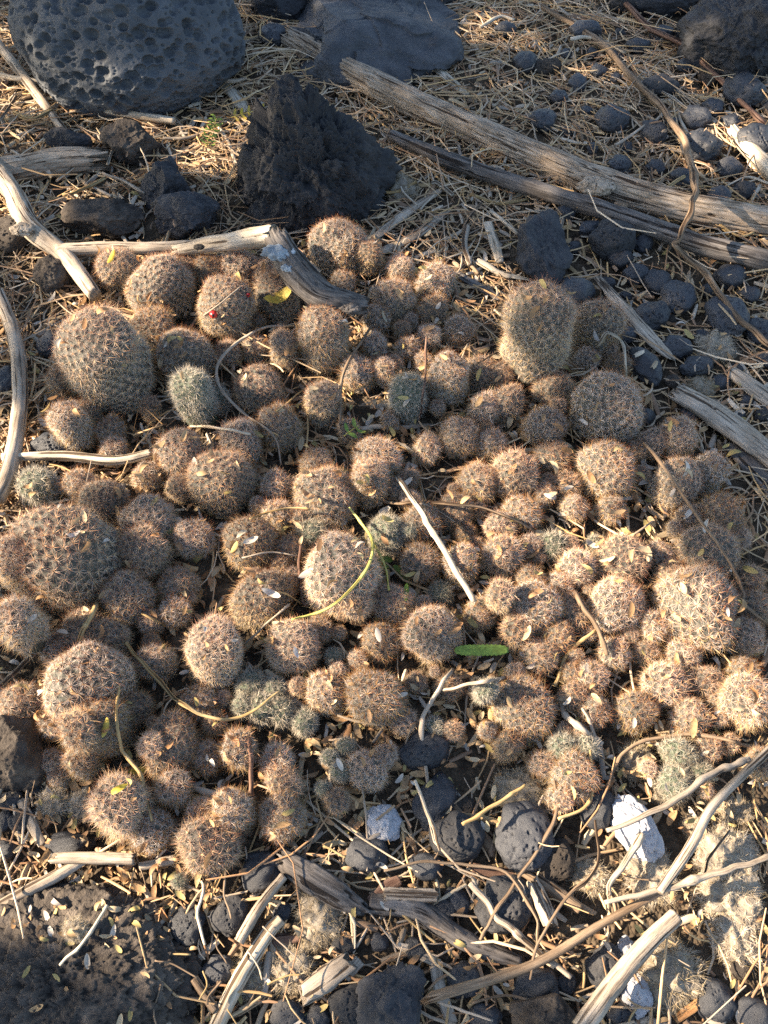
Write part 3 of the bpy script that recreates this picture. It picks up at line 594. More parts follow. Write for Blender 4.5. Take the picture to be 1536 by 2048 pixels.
LAND = [(1080,655,'the tall column cactus'),(188,700,'the largest dark left column'),(660,560,'the curved bark stump'),(870,1080,'the pale straight twig'),(681,1148,'the big head under the yellow green stalk'),
 (133,1118,'the biggest bulging head'),(178,1358,'the glowing lower left head'),(1395,1218,'the largest round right hand head'),(963,1300,'the green serrated leaf'),(1380,1475,'the arching leaf stalk'),
 (340,1490,'the red tinged head with two pups'),(232,1612,'the red flushed front head'),(418,1687,'the lowest reddish front head'),(560,1630,'the round shaded front head'),(425,1298,'the dark egg shaped head'),
 (1415,1092,'the long brown twig'),(441,962,'the sunlit head with shoulder pup'),(380,790,'the greenish upright column'),(452,615,'the head with red fruit'),(322,562,'the broad sunlit back head'),(673,492,'the tall sunlit back head'),
 (645,675,'the upright golden crowned head'),(752,908,'the head below the grey splinter'),(651,982,'the head with yellow flower remains'),(1212,808,'the wide domed shaded head'),(1214,937,'the grey spined round head'),(1068,1215,'the head with litter on its shoulder'),
 (1236,1207,'the pale round right head'),(525,1187,'the head with a white leaflet'),(500,1082,'the head ringed by straw'),(587,1287,'the head at the stalk tip'),(745,1392,'the glowing lower middle head'),(862,1272,'the grey head beside the green leaf'),
 (1046,1412,'the golden head with red tipped pup'),(1152,1556,'the sunlit front edge head'),(1330,1366,'the golden head with two pups'),(230,915,'the bleached white stick'),(870,1457,'the white haired pup'),(900,750,'the fine upright reddish twig'),(871,560,'the golden back edge head'),(552,592,'the head with the yellow petal')]
HOBJ = []
for h in hd:
    R = h['R']; ci = int(np.argmin(np.abs(np.log(np.array(CLS)/R)))); c = h['c']
    need = max(0.3, (c[2]+0.004)/R); ri = int(np.argmin(np.abs(np.array(RAT)-need)))
    if h['dead']: ri = min(ri, 1)
    body, cen, hai, Rp = proto(ci, ri, h['st'], random.randrange(2) if ci > 2 else 0)
    s = R/Rp; base = c[2]-R*RAT[ri]
    tilt = 0.12 if h['dead'] else 0.07 if h.get('tall') else 0.26
    rot = (random.uniform(-tilt*0.3, tilt), random.uniform(-tilt, tilt)*0.8, random.uniform(0, 6.28))
    # Empty at the foot of the stem; the parts sit above it
    Mx = Matrix.Rotation(rot[0], 4, 'X') @ Matrix.Rotation(rot[1], 4, 'Y') @ Matrix.Rotation(rot[2], 4, 'Z')
    foot = Vector(c)-(Mx @ Vector((0, 0, R*RAT[ri]*(.48 if h['dead'] else 1))))
    e = link('cactus' if not h['dead'] else 'dead_cactus', None, loc=foot); e.rotation_euler = Mx.to_euler()
    sz = s*(0.48 if h['dead'] else random.uniform(0.88, 1.06)); ux = random.uniform(.92, 1.09); e.scale = (s*ux, s/ux, sz); e.empty_display_size = 0.01
    for nm, me, kd in (('body', body, None), ('central_spines', cen, 'stuff'), ('bristles', hai, 'stuff')):
        link(nm, me, parent=e, loc=(0, 0, Rp*RAT[ri]), kind=kd)
    if h['lab']: tag(e, h['lab'], 'cactus')
    else:
        lm = relation(h['px'], h['py'], LAND)
        if h['dead']: tag(e, 'small matted dead cactus head '+('among pebbles' if h['px'] > 1380 and h['py'] < 900 else 'at the front of the right hand groups'), 'cactus', 'small dead cactus heads '+('by pebbles' if h['py'] < 900 else 'in front'))
        else:
            sz = 'tiny' if h['w'] < 23 else 'small' if h['w'] < 32 else 'medium'
            cl = 'grey green' if h['st'] == Gr else 'brown spined'
            tag(e, f'{sz} {cl} cactus head {lm}', 'cactus', f'{sz} {cl} heads {lm}')
    HOBJ.append(e)
def head_at(px, py):
    return int(np.argmin([(h['px']-px)**2+(h['py']-py)**2 for h in hd]))

# red fruits
V, F = ICO[3]; fm = mesh_np('fruit', V*(1+0.12*V[:, 2:3])*np.array([1, 1, 1.5]), tris=F, mat=M_FRUIT)
for px, py, lab, r in ((427, 628, 'red cactus fruit on a head by the tall left column', 0.0035), (496, 590, 'half hidden red fruit behind the head with the other fruit', 0.0020)):
    z = hit(px, py, 1.1); p = P(px, py, z); f = link('cactus_fruit', fm, loc=p, scale=(r, r, r), rot=(1.0, 0.2, 0)); tag(f, lab, 'fruit')
    cm = mesh_np('fruit_tip', V*0.35+np.array([0, 0, 1.6]), tris=F, mat=M_HOLLOW); link('fruit_tip', cm, parent=f)

# ------------------------------------------------------------------ sticks, logs, splinters
def catmull(pts, n):
    pts = np.asarray(pts, float)
    if len(pts) == 2: pts = np.array([pts[0], pts[0]*.5+pts[1]*.5, pts[1]])
    p = np.concatenate([[2*pts[0]-pts[1]], pts, [2*pts[-1]-pts[-2]]]); out = []
    m = len(pts)-1; per = max(2, n//m)
    for i in range(m):
        t = np.linspace(0, 1, per, endpoint=False)[:, None]; a, b_, c, d = p[i:i+4]
        out.append(0.5*(2*b_+(c-a)*t+(2*a-5*b_+4*c-d)*t*t+(3*b_-3*c+d-a)*t**3))
    return np.concatenate(out+[pts[-1:]])
def tube(path, rad, sides=10, flat=1.0, groove=0.0, gfreq=3.0, lump=0.06, jag=(0, 0), seed=0, hollow=None, roll=0.0):
    path = np.asarray(path, float); n = len(path); rad = np.broadcast_to(np.asarray(rad, float), (n,)).copy()
    T_ = np.gradient(path, axis=0); T_ /= np.linalg.norm(T_, axis=1)[:, None]+1e-12
    up = np.array([0, 0, 1.0]); A_ = np.cross(up, T_); A_ /= np.linalg.norm(A_, axis=1)[:, None]+1e-9; B_ = np.cross(T_, A_)
    al = np.concatenate([[0], np.cumsum(np.linalg.norm(np.diff(path, axis=0), axis=1))])
    th = np.linspace(0, 2*math.pi, sides, endpoint=False)+roll
    c, s = np.cos(th), np.sin(th); ca, sa = np.cos(th-roll), np.sin(th-roll)
    TH, AL = np.meshgrid(th, al); RD = np.repeat(rad[:, None], sides, 1); rm = rad.mean()
    q = np.stack([np.cos(TH).ravel()*gfreq, np.sin(TH).ravel()*gfreq, AL.ravel()/rm*0.22+seed*5.1], 1)
    dsp = np.zeros(TH.shape)
    if groove: 
        g1 = noise3(q*1.0); g2 = noise3(q*np.array([2.3, 2.3, 1.4])+9)
        dsp += (-groove*np.clip(1-np.abs(g1)*9, 0, 1)-0.6*groove*np.clip(1-np.abs(g2)*8, 0, 1)+0.4*groove*g2).reshape(TH.shape)
    q2 = np.stack([np.cos(TH).ravel()*0.8, np.sin(TH).ravel()*0.8, AL.ravel()/rm*0.35+seed*3.3], 1)
    dsp += lump*noise3(q2).reshape(TH.shape)*1.5
    RD = RD*(1+dsp)
    roff_a, roff_b = math.cos(roll), math.sin(roll)
    X_ = ca[None]*RD; Y_ = sa[None]*RD*flat
    V = path[:, None]+A_[:, None]*(X_*roff_a-Y_*roff_b)[..., None]+B_[:, None]*(X_*roff_b+Y_*roff_a)[..., None]
    for end, amt in ((0, jag[0]), (1, jag[1])):
        if amt:
            m = max(2, int(n*0.16)); jn = noise3(np.stack([c*2.2, s*2.2, np.full(sides, seed+end*7.7)], 1))+0.6*noise3(np.stack([c*6, s*6, np.full(sides, seed+end*3.7)], 1))
            for k in range(m):
                i = k if end == 0 else n-1-k; w = (1-k/m)**2
                V[i] += (T_[i]*(1 if end == 0 else -1))[None]*(np.abs(jn)*amt*w)[:, None]
    W = np.stack([np.cos(TH)*RD, np.sin(TH)*RD, AL+seed*0.37], 2)
    V = V.reshape(-1, 3); W = W.reshape(-1, 3)
    ii = (np.arange(n-1)[:, None]*sides+np.arange(sides)[None]); jj = (np.arange(n-1)[:, None]*sides+((np.arange(sides)+1) % sides)[None])
    Q = np.stack([ii, jj, jj+sides, ii+sides], 2).reshape(-1, 4)
    ce = [path[0]+T_[0]*(rm*(0.25 if jag[0] else -0.1)), path[-1]-T_[-1]*(rm*(0.25 if jag[1] else -0.1))]
    if hollow == 0: ce[0] = path[0]+T_[0]*rm*2.2
    if hollow == 1: ce[1] = path[-1]-T_[-1]*rm*2.2
    V = np.concatenate([V, ce]); W = np.concatenate([W, [[0, 0, al[0]], [0, 0, al[-1]]]]); n0 = n*sides; r_ = np.arange(sides)
    Tt = np.concatenate([np.stack([np.full(sides, n0), (r_+1) % sides, r_], 1), np.stack([np.full(sides, n0+1), (n-1)*sides+r_, (n-1)*sides+(r_+1) % sides], 1)])
    return V, Tt, Q, W
SEED = [0]
def stick(name, pts, r, mat, lab, cat='stick', group=None, mode='drape', sides=8, n=28, z=None, parent=None, lift=0.0, stiff=1.0, **kw):
    """pts = pixels the stick passes through; r = half thickness in pixels, one or a list"""
    SEED[0] += 1; kw.setdefault('seed', SEED[0])
    px = catmull([p[:2] for p in pts], n); m = len(px)
    rp = np.interp(np.linspace(0, 1, m), np.linspace(0, 1, len(r)), r) if hasattr(r, '__len__') else np.full(m, float(r))
    fl = kw.get('flat', 1.0)
    if mode == 'drape':
        zz = np.array([hit(a, b_) for a, b_ in px])
        s = np.concatenate([[0], np.cumsum(np.linalg.norm(np.diff(px, axis=0), axis=1))])
        hull = [0]                                    # a stick rests on the highest points: upper hull of what it crosses
        for i in range(1, m):
            while len(hull) > 1 and (zz[hull[-1]]-zz[hull[-2]])*(s[i]-s[hull[-1]]) <= (zz[i]-zz[hull[-1]])*(s[hull[-1]]-s[hull[-2]]): hull.pop()
            hull.append(i)
        hz = np.interp(s, s[hull], zz[hull]); sm = np.convolve(np.pad(zz, 4, 'edge'), np.ones(9)/9, 'valid')
        zz = np.maximum(stiff*hz+(1-stiff)*np.maximum(sm, zz), zz)
    elif z is not None: zz = np.interp(np.linspace(0, 1, m), np.linspace(0, 1, len(z)), z) if hasattr(z, '__len__') else np.full(m, z)
    else: zz = np.zeros(m)
    rs = np.random.default_rng(SEED[0]); thin = rp.mean() < 7
    if thin:                                          # kinks and swollen nodes
        q = np.arange(m)/max(m-1, 1)*np.linalg.norm(px[-1]-px[0])/38.0; am = 0.7*rp+1.0
        px = px+np.stack([noise3(np.stack([q, q*0+SEED[0]*1.7, q*0], 1))*am, noise3(np.stack([q, q*0+SEED[0]*2.9, q*0+5], 1))*am], 1)
        for c_ in rs.uniform(0, 1, max(1, m//12)): rp = rp*(1+0.30*np.exp(-((np.linspace(0, 1, m)-c_)*m/1.1)**2))
    path = []; rad = []
    for (a, b_), zq, rq in zip(px, zz, rp):
        k = depth(P(a, b_, zq))/FPX; rr = rq*k; p = P(a, b_, zq+rr*fl*(0.9 if mode != 'abs' else 0)+lift); path.append(p); rad.append(rr)
    V, Tt, Q, W = tube(path, rad, sides, **kw); V, b_ = recentre(V)
    o = link(name, mesh_np(name, V, tris=Tt, quads=Q, mat=mat, attrs={'wuv': ('FLOAT_VECTOR', W)}), loc=b_ if parent is None else b_-np.array(parent.location), parent=parent)
    if parent is None: tag(o, lab, cat, group)
    return o
def knot(parent, px, py, r, z, mat):
    p = P(px, py, z); k = depth(p)/FPX; V, F = ICO[4]
    Q = V*(1+0.25*noise3(V*2.2+px)+0.15*noise3(V*6+py))[:, None]*np.array([r*k*1.5, r*k, r*k*0.55])
    W = Q*np.array([1, 1, 1.0])
    link('knot', mesh_np('knot', Q, tris=F, mat=mat, attrs={'wuv': ('FLOAT_VECTOR', W)}), parent=parent, loc=p-np.array(parent.location))

BR = dict(cat='branch', mode='ground')
o = stick('log', [(572,72),(680,134),(770,180),(900,240),(1050,305),(1200,368),(1350,412),(1560,448)], [20,25,27,26,28,30,29,28], M_WLOG, 'long thick weathered log with a splintered end on the straw', cat='log', mode='ground', sides=90, n=240, groove=0.16, gfreq=6.5, lump=0.07, jag=(0.040, 0))
knot(o, 1192, 372, 24, 0.026, M_WLOG)
o = stick('branch', [(775,268),(870,308),(960,342),(1100,388),(1240,432),(1400,488),(1560,528)], [11,14,15,16,18,19,20], M_WDARK, 'dark grey branch lying alongside the long thick log', sides=36, n=140, groove=0.10, gfreq=5, lump=0.06, jag=(0.015, 0), lift=.010, **BR)
knot(o, 948, 338, 13, 0.016, M_WDARK); knot(o, 1240, 412, 10, 0.024, M_WBROWN); knot(o, 1438, 490, 16, 0.022, M_WBROWN); knot(o, 1132, 400, 11, 0.018, M_WDARK)
stick('twig', [(1080,10),(1190,80),(1270,160),(1330,225),(1372,290),(1390,370),(1385,410),(1360,475),(1352,492),(1420,560),(1480,640),(1545,695)], [5,6,6,6,7,7,6,5,5,6,6,6], M_WBROWN, 'long crooked brown twig crossing over both fallen logs', 'twig', mode='abs', n=80, z=[.012,.012,.014,.018,.03,.055,.062,.05,.045,.02,.02,.02], lump=0.12)
stick('twig', [(1240,-5),(1300,55),(1380,100),(1450,170),(1530,250)], [5,6,5,5,4], M_WRED, 'thin straight brown twig beside the long crooked one', 'twig', mode='ground', n=40, lift=0.012)
stick('branch_stub', [(1462,258),(1500,300),(1550,350)], [12,15,16], M_WPALE, 'pale sunlit branch stub with a chewed end', sides=18, n=30, groove=.06, jag=(.012,0), lift=0.006, **BR)
stick('log', [(-30,352),(40,338),(110,325),(222,318)], [27,27,26,22], M_WLOG, 'short brown log with an orange splintered end', cat='log', mode='ground', sides=44, n=70, groove=0.12, gfreq=5, jag=(0, .05))
o = stick('branch', [(-15,330),(25,385),(62,455),(130,512),(190,590)], [19,19,22,17,14], M_WGREY, 'forked grey driftwood branch leaning toward the clump', sides=30, n=80, groove=.06, gfreq=4, lift=0.014, **BR)
knot(o, 45, 458, 16, 0.034, M_WGREY)
stick('branch', [(115,502),(200,497),(300,497),(385,492)], [14,13,12,11], M_WGREY, 'grey straight branch running behind the back left cactus heads', sides=20, n=40, groove=.06, lift=0.018, **BR)
o = stick('branch', [(345,502),(400,492),(470,482),(552,468)], [12,15,18,22], M_WPALE, 'pale hollow branch with an open dark end', sides=36, n=60, groove=.07, gfreq=5, jag=(.01, .012), hollow=1, cat='branch', mode='abs', z=[.03,.035,.042,.052])
knot(o, 398, 494, 7, 0.046, M_HOLLOW)
o = stick('stump_branch', [(548,470),(568,505),(605,555),(645,592),(700,606),(738,612)], [24,31,33,29,23,17], M_WDARK, 'thick curved grey bark stump resting on cactus heads', sides=48, n=90, groove=.12, gfreq=5, lump=.1, jag=(.02, .01), hollow=0, cat='branch', mode='abs', z=[.068,.064,.058,.052,.046,.042])
knot(o, 556, 505, 20, 0.072, M_LICH); knot(o, 700, 615, 14, 0.05, M_WDARK); knot(o, 578, 535, 10, 0.068, M_LICH)
stick('branch', [(-5,585),(28,670),(40,760),(36,850),(15,950),(-8,1000)], [13,14,15,15,16,16], M_WGREY, 'upright grey stick curving along the left edge', sides=22, n=60, groove=.05, lift=0.01, **BR)
stick('stick', [(5,914),(130,912),(230,921),(306,906)], [8,10,10,9], M_WPALE, 'bleached white stick lying across the left heads', n=50, sides=20, groove=.05, jag=(0,.006), lift=0.008)
stick('stick', [(-5,85),(60,170),(130,265)], [9,10,8], M_WGREY, 'grey stick left of the holed boulder', sides=14, n=30, mode='ground', lift=.006)
stick('twig', [(-5,152),(80,163),(150,177)], [5,5,4], M_WPALE, 'pale twig touching the foot of the holed boulder', 'twig', n=30, mode='ground', lift=.01)
stick('twig', [(172,213),(270,230),(350,242)], [6,8,7], M_WPALE, 'pale twig on bright straw below the holed boulder', 'twig', n=30, mode='ground', lift=.008)
stick('twig', [(792,952),(842,1022),(882,1092),(948,1202)], [4.5,6,6,6], M_WPALE, 'pale straight sunlit twig laid across the middle of the clump', 'twig', n=40, sides=12, groove=.04, lift=.004)
o = stick('stalk', [(698,1015),(720,1042),(745,1085),(737,1130),(692,1190),(640,1222),(583,1241)], [1.6,2.6,3.1,3.1,3,2.6,2], M_WYEL, 'arching yellow green stalk draped over the central heads', 'stalk', n=50, stiff=.7, lift=.003)
stick('stalk', [(745,1086),(768,1130),(778,1180)], [2.5,2.5,2], M_WYEL, 'short olive side stalk hanging from the yellow green one', 'stalk', n=20, stiff=.6, lift=.003)
stick('stalk', [(250,1285),(300,1340),(360,1405),(430,1436),(490,1430),(562,1382)], [4,4,4,3.5,3,2.5], M_WGOLD, 'golden stalk arching over the dark egg shaped head', 'stalk', n=40, stiff=.6, lift=.003)
stick('stalk', [(745,995),(790,1007),(850,1004),(960,1016),(1050,1050),(1080,1078)], [2.5,3,3,3,3,2.5], M_WBROWN, 'thin orange brown stalk crossing under the pale straight twig', 'stalk', n=40, stiff=.8, lift=.002)
stick('twig', [(1287,886),(1340,950),(1400,1040),(1450,1110),(1484,1180),(1492,1212),(1545,1255)], [3,3.4,3.2,3.2,3,3,2.5], M_WBROWN, 'long brown twig slanting over the right flank heads', 'twig', n=50, lift=.003)
FL = dict(cat='driftwood', mode='ground', sides=20, groove=.10, gfreq=5, flat=.35)
stick('driftwood', [(1192,552),(1250,620),(1310,685),(1352,724)], [8,16,15,5], M_WGREY, 'narrow grey split slab pointing at the dead tan cactus', n=50, jag=(.02,.02), lift=.012, **FL)
stick('driftwood', [(1342,778),(1430,828),(1560,925)], [22,30,30], M_WGREY, 'broad grey driftwood slab at the right of the clump', n=60, jag=(.03,0), lift=.008, **FL)
stick('driftwood', [(1452,735),(1500,770),(1560,815)], [14,20,20], M_WGREY, 'small ragged driftwood slab beyond the broad one', n=40, jag=(.02,0), lift=.006, **FL)
stick('driftwood', [(1455,880),(1500,925),(1560,985)], [18,26,26], M_WDARK, 'dark driftwood piece below the broad grey slab', n=40, jag=(.02,0), lift=.002, **FL)
o = stick('branch', [(1352,1832),(1290,1892),(1230,1965),(1160,2060)], [15,17,18,19], M_WGREY, 'thick pale grey branch with a blunt cut end by dead cacti', sides=28, n=70, groove=.05, lift=.022, **BR)
stick('branch', [(1545,1495),(1475,1560),(1420,1620),(1380,1695),(1318,1785)], [8,8,9,10,9], M_WGREY, 'slim grey branch rising from the bottom fork past the arching stalk', sides=16, n=50, groove=.05, z=None, lift=.03, **BR)
stick('branch', [(1322,1783),(1200,1850),(1060,1932),(838,2002)], [7,8,9,10], M_WBROWN, 'tan branch with a pale split end running out from the fork', sides=18, n=60, groove=.06, lift=.022, jag=(0,.025), **BR)
stick('twig', [(1545,1712),(1450,1742),(1325,1778),(1210,1805)], [5,6,6,4], M_WGREY, 'grey twig crossing the bleached dead cacti', 'twig', n=40, mode='ground', lift=.03)
stick('twig', [(1500,1520),(1430,1545),(1330,1612),(1212,1664)], [6,6,6,4], M_WGREY, 'grey twig passing above the speckled coral stone', 'twig', n=40, mode='ground', lift=.03)
stick('twig', [(1216,1790),(1222,1765),(1245,1730),(1282,1668)], [4,5,6,7], M_WPALE, 'pale bent twig leaning on the speckled coral stone', 'twig', n=30, mode='ground', lift=.02)
stick('root', [(740,1806),(840,1822),(930,1882),(1040,1926)], [20,24,20,12], M_WDARK, 'gnarled dark root among the front pebbles', sides=30, n=60, groove=.14, gfreq=4, lump=.12, mode='ground')
stick('driftwood', [(552,1708),(620,1755),(680,1792),(742,1826)], [20,28,26,10], M_WDARK, 'split dark wood slab beside the grey woolly dead cactus', n=60, jag=(.02,.02), lift=.008, **{**FL, 'flat': .55})
stick('driftwood', [(765,1788),(880,1792)], [13,14], M_WGREY, 'short flat grey wood chip near the gnarled root', n=30, jag=(.008,.008), lift=.01, **FL)
o = stick('stick', [(98,1716),(180,1716),(272,1718)], [10,12,11], M_WGREY, 'short grey stick with an orange broken end below the red flushed head', sides=20, n=40, groove=.05, jag=(.02,.004), mode='ground', lift=.012)
stick('stick', [(-10,1818),(60,1780),(120,1748),(175,1715)], [13,13,12,10], M_WGREY, 'grey stick running along the crusty dark rock', sides=18, n=40, groove=.06, mode='ground', lift=.008)
stick('stick', [(280,1732),(350,1718)], [9,10], M_WGREY, 'stubby grey stick beneath the lowest front head', sides=14, n=20, mode='ground', lift=.006)
stick('stick', [(430,2060),(480,1955),(535,1868),(562,1838)], [16,16,14,12], M_WPALE, 'pale barkless stick propping two golden dead heads', sides=20, n=50, groove=.05, mode='ground', lift=.006)
stick('stick', [(478,1884),(520,1812),(568,1752)], [11,11,9], M_WGREY, 'grey brown stick pointing up toward the front heads', sides=16, n=40, groove=.07, mode='ground', lift=.012)
stick('driftwood', [(598,1998),(650,1960),(706,1918)], [18,24,20], M_WGREY, 'flat grey wood splinter beside the bristly golden dead head', n=40, jag=(.015,.01), lift=.008, **FL)
stick('stick', [(304,1968),(345,2060)], [10,11], M_WGREY, 'grey stick standing out from the crusty rock edge', sides=16, n=30, groove=.06, mode='ground', lift=.008)
stick('stick', [(388,1958),(432,2022)], [9,9], M_WBROWN, 'brown stick stub between two front pebbles', sides=14, n=24, groove=.06, mode='ground', lift=.01)
stick('stick', [(1060,1758),(1085,1810),(1105,1858)], [14,17,15], M_WGREY, 'splintered upright stick among tangled stalks', sides=20, n=30, groove=.09, jag=(.01,.01), mode='ground', lift=.008)
stick('stick', [(1035,1736),(1090,1770),(1160,1818)], [13,15,12], M_WBROWN, 'brown barky stick under the tangled stalks', sides=20, n=40, groove=.09, mode='ground', lift=.003)
stick('twig', [(940,1768),(1000,1838),(1060,1888),(1142,1952)], [6,7,6,5], M_WGREY, 'straight grey twig crossing behind the tan branch', 'twig', n=40, mode='ground', lift=.018)
stick('stick', [(905,1612),(950,1660),(990,1702)], [13,14,12], M_WBROWN, 'brown bark stick between two large smooth pebbles', sides=18, n=30, groove=.08, mode='ground')
stick('driftwood', [(718,856),(790,852),(872,850)], [5,8,4], M_WGREY, 'thin grey splinter lodged behind the round sunlit head', n=30, jag=(.01,.01), cat='driftwood', flat=.4, sides=12, lift=-.006)
stick('twig', [(590,652),(530,656),(475,684),(436,730),(440,778),(490,828),(545,870),(562,930)], [2,2.8,3,3,3,2.8,2.6,2], M_WGREY, 'grey arched twig looping over the left middle heads', 'twig', n=60, stiff=.7, lift=.002)
stick('twig', [(682,850),(680,780),(700,720),(745,652)], [3,3,3,2.5], M_WBROWN, 'brown bent twig before the upright golden crowned head', 'twig', n=30, stiff=.8, lift=.002)
stick('twig', [(838,842),(850,760),(852,672)], [2.2,2.2,2], M_WRED, 'fine reddish twig upright in the shaded back middle', 'twig', n=24, stiff=.8, lift=.002)
stick('twig', [(380,852),(440,856),(500,868)], [2.5,3,2.5], M_WPALE, 'small pale twig below the greenish column', 'twig', n=24, lift=.002)
o = stick('twig', [(905,1338),(872,1388),(846,1440),(846,1500),(862,1592)], [4,4.5,4.5,4,3], M_WGREY, 'grey forked twig falling onto the oval black pebble', 'twig', n=40, lift=.004)
stick('twig', [(870,1388),(930,1372),(1012,1354)], [3.5,4,4], M_WGREY, 'grey side twig reaching toward the green serrated leaf', 'twig', n=30, lift=.006)
stick('twig', [(848,1430),(815,1470),(806,1530)], [2.5,2.5,2], M_WBROWN, 'thin drooping twig by the forked grey one', 'twig', n=20, lift=.003)
stick('twig', [(1143,1178),(1185,1240),(1215,1312)], [5,5,4], M_WBROWN, 'short brown twig over the sunlit right middle heads', 'twig', n=24, lift=.003)
stick('twig', [(1108,1372),(1140,1302),(1202,1255)], [3.5,4,3], M_WGOLD, 'golden thin twig arched among the right middle heads', 'twig', n=24, lift=.003)
stick('twig', [(1118,1385),(1135,1432),(1192,1482)], [4,6,6], M_WGREY, 'grey twig beside the golden head with red tipped pup', 'twig', n=30, lift=.002)
stick('twig', [(1165,1418),(1185,1458),(1210,1518)], [3,4,3], M_WGREY, 'slim grey twig below two small right hand pups', 'twig', n=24, lift=.002)
LS = stick('stalk', [(1226,1612),(1224,1560),(1240,1515),(1290,1482),(1400,1470),(1512,1498)], [3,3.5,3.5,3.5,4,3], M_WBROWN, 'arching brown leaf stalk with a few leaflets at the right front', 'stalk', n=50, stiff=.9, lift=.004)
stick('stick', [(-5,1375),(40,1335),(76,1294)], [5,5.5,5], M_WGREY, 'grey stick poking from the left edge heads', n=24, lift=.004)
stick('stalk', [(158,1282),(178,1240),(202,1188)], [4.5,5,4], M_WGOLD, 'golden stalk stub leaning on the biggest bulging head', 'stalk', n=24, lift=.003)
stick('stalk', [(238,1370),(234,1440),(246,1500),(280,1550),(306,1642)], [2.5,3,3.5,3.5,2.5], M_WGOLD, 'thin golden stalk trailing down onto the red flushed front head', 'stalk', n=40, stiff=.7, lift=.003)
stick('stalk', [(602,1092),(598,1140),(605,1200),(616,1212)], [3,3.5,3.5,3], M_WRED, 'short rusty stalk left of the big central head', 'stalk', n=24, stiff=.6, lift=.002)
stick('twig', [(488,1288),(580,1208)], [2.2,2.5], M_WGREY, 'fine grey twig across the head with the white leaflet', 'twig', n=20, lift=.003)
stick('twig', [(505,1600),(500,1520),(498,1440)], [5,4.5,3.5], M_WRED, 'upright reddish twig between the front pups', 'twig', n=24, lift=.002)
stick('stalk', [(1195,690),(1215,665),(1245,690),(1252,755)], [3,3,3,2], M_WPALE, 'curved pale stalk hanging over the half hidden head', 'stalk', n=30, stiff=.5, lift=.004)
stick('driftwood', [(745,478),(820,420),(885,378)], [9,12,6], M_WGREY, 'grey split stick beside the peaked lava rock', n=36, jag=(.01,.01), lift=.006, **FL)
stick('driftwood', [(760,505),(830,470),(900,420)], [10,13,8], M_WGREY, 'brown grey splinter behind the tall sunlit back head', n=36, jag=(.01,.01), lift=.002, **FL)
stick('driftwood', [(955,520),(1010,548),(1062,560)], [6,7,4], M_WPALE, 'pale thin splinter on straw left of the tall column', n=30, lift=.008, **FL)
stick('driftwood', [(910,545),(970,580),(1000,598)], [9,10,6], M_WDARK, 'dark wood piece on straw left of the tall column', n=30, lift=.004, **FL)
stick('driftwood', [(975,445),(990,490),(1000,525)], [9,11,8], M_WPALE, 'tan wood chip standing in straw behind the tall column', n=24, lift=.008, **FL)
stick('twig', [(935,455),(932,500),(940,530)], [6,6,5], M_WGREY, 'short grey stick in the straw behind the clump', 'twig', n=20, lift=.008, mode='ground')
stick('driftwood', [(865,130),(905,165),(935,190)], [9,11,6], M_WPALE, 'tan bark chip lying beside the flat faced rock', n=24, lift=.006, **FL)
stick('driftwood', [(430,150),(470,190),(500,235)], [10,13,9], M_WPALE, 'bleached wood chip in the sunlit straw', n=24, lift=.004, **FL)
stick('driftwood', [(720,1920),(690,1955)], [12,12], M_WGREY, 'stub of grey wood near the flat splinter', n=14, lift=.004, **FL)
stick('driftwood', [(740,1805),(775,1775),(800,1760)], [11,14,10], M_WRED, 'reddish brown bark chip by the split dark slab', n=20, lift=.004, **FL)
stick('driftwood', [(535,1885),(560,1880),(600,1875)], [9,12,8], M_WRED, 'small rusty bark chip near the pale stick', n=18, lift=.004, **FL)
stick('driftwood', [(945,1735),(1000,1748),(1035,1742)], [9,12,8], M_WRED, 'reddish flat bark chip under the pebbles', n=18, lift=.004, **FL)
stick('driftwood', [(1350,2040),(1400,2005),(1430,1975)], [8,10,7], M_CUT, 'orange splintered wood at the foot of the sunlit dead cactus', n=22, lift=.006, **FL)
stick('driftwood', [(40,1600),(65,1650),(85,1690)], [8,11,8], M_WGREY, 'flat weathered chip at the left front edge', n=22, lift=.006, **FL)
stick('driftwood', [(870,1920),(880,1980),(905,2048)], [12,13,12], M_WGREY, 'upright grey splinter below the tan branch', n=22, lift=.004, **FL)
stick('driftwood', [(870,1925),(820,1900),(795,1890)], [8,10,6], M_WGREY, 'grey wood sliver by the gnarled root', n=20, lift=.006, **FL)
stick('twig', [(960,1880),(1000,1810),(1105,1650),(1110,1560)], [3,3.5,3.5,2.5], M_WBROWN, 'long thin brown stalk bowed over the pebbles', 'twig', n=40, mode='ground', lift=.02)
stick('twig', [(768,1740),(850,1725),(930,1730),(1010,1745),(1070,1830),(1075,1890)], [2.4,3,3,3,3,2.2], M_WBROWN, 'brown stalk curving across the front pebbles', 'twig', n=40, mode='ground', lift=.022)
stick('twig', [(1115,1640),(1180,1600),(1182,1500)], [3,3,2.5], M_WGOLD, 'golden stalk leaning by the sunlit front head', 'twig', n=30, mode='ground', lift=.02)
stick('twig', [(1060,1960),(1075,1890),(1130,1800),(1195,1730),(1190,1640)], [2,2.5,3,3,2.2], M_WBROWN, 'orange brown stalk rising through the tangle', 'twig', n=40, mode='ground', lift=.025)
stick('twig', [(830,1560),(860,1640),(880,1700)], [3,3.5,2.5], M_WPALE, 'pale straw stalk between the oval and tilted pebbles', 'twig', n=24, mode='ground', lift=.028)
stick('twig', [(925,1650),(1000,1605),(1050,1570)], [3.5,4,3], M_WGOLD, 'golden twig bridging the tilted pebble', 'twig', n=24, mode='ground', lift=.03)
stick('twig', [(410,1890),(395,1830),(408,1780),(402,1760)], [2.5,3,2.5,2], M_WPALE, 'wiry pale stalk upright by the tiny pale green pup', 'twig', n=24, mode='ground', lift=.015)
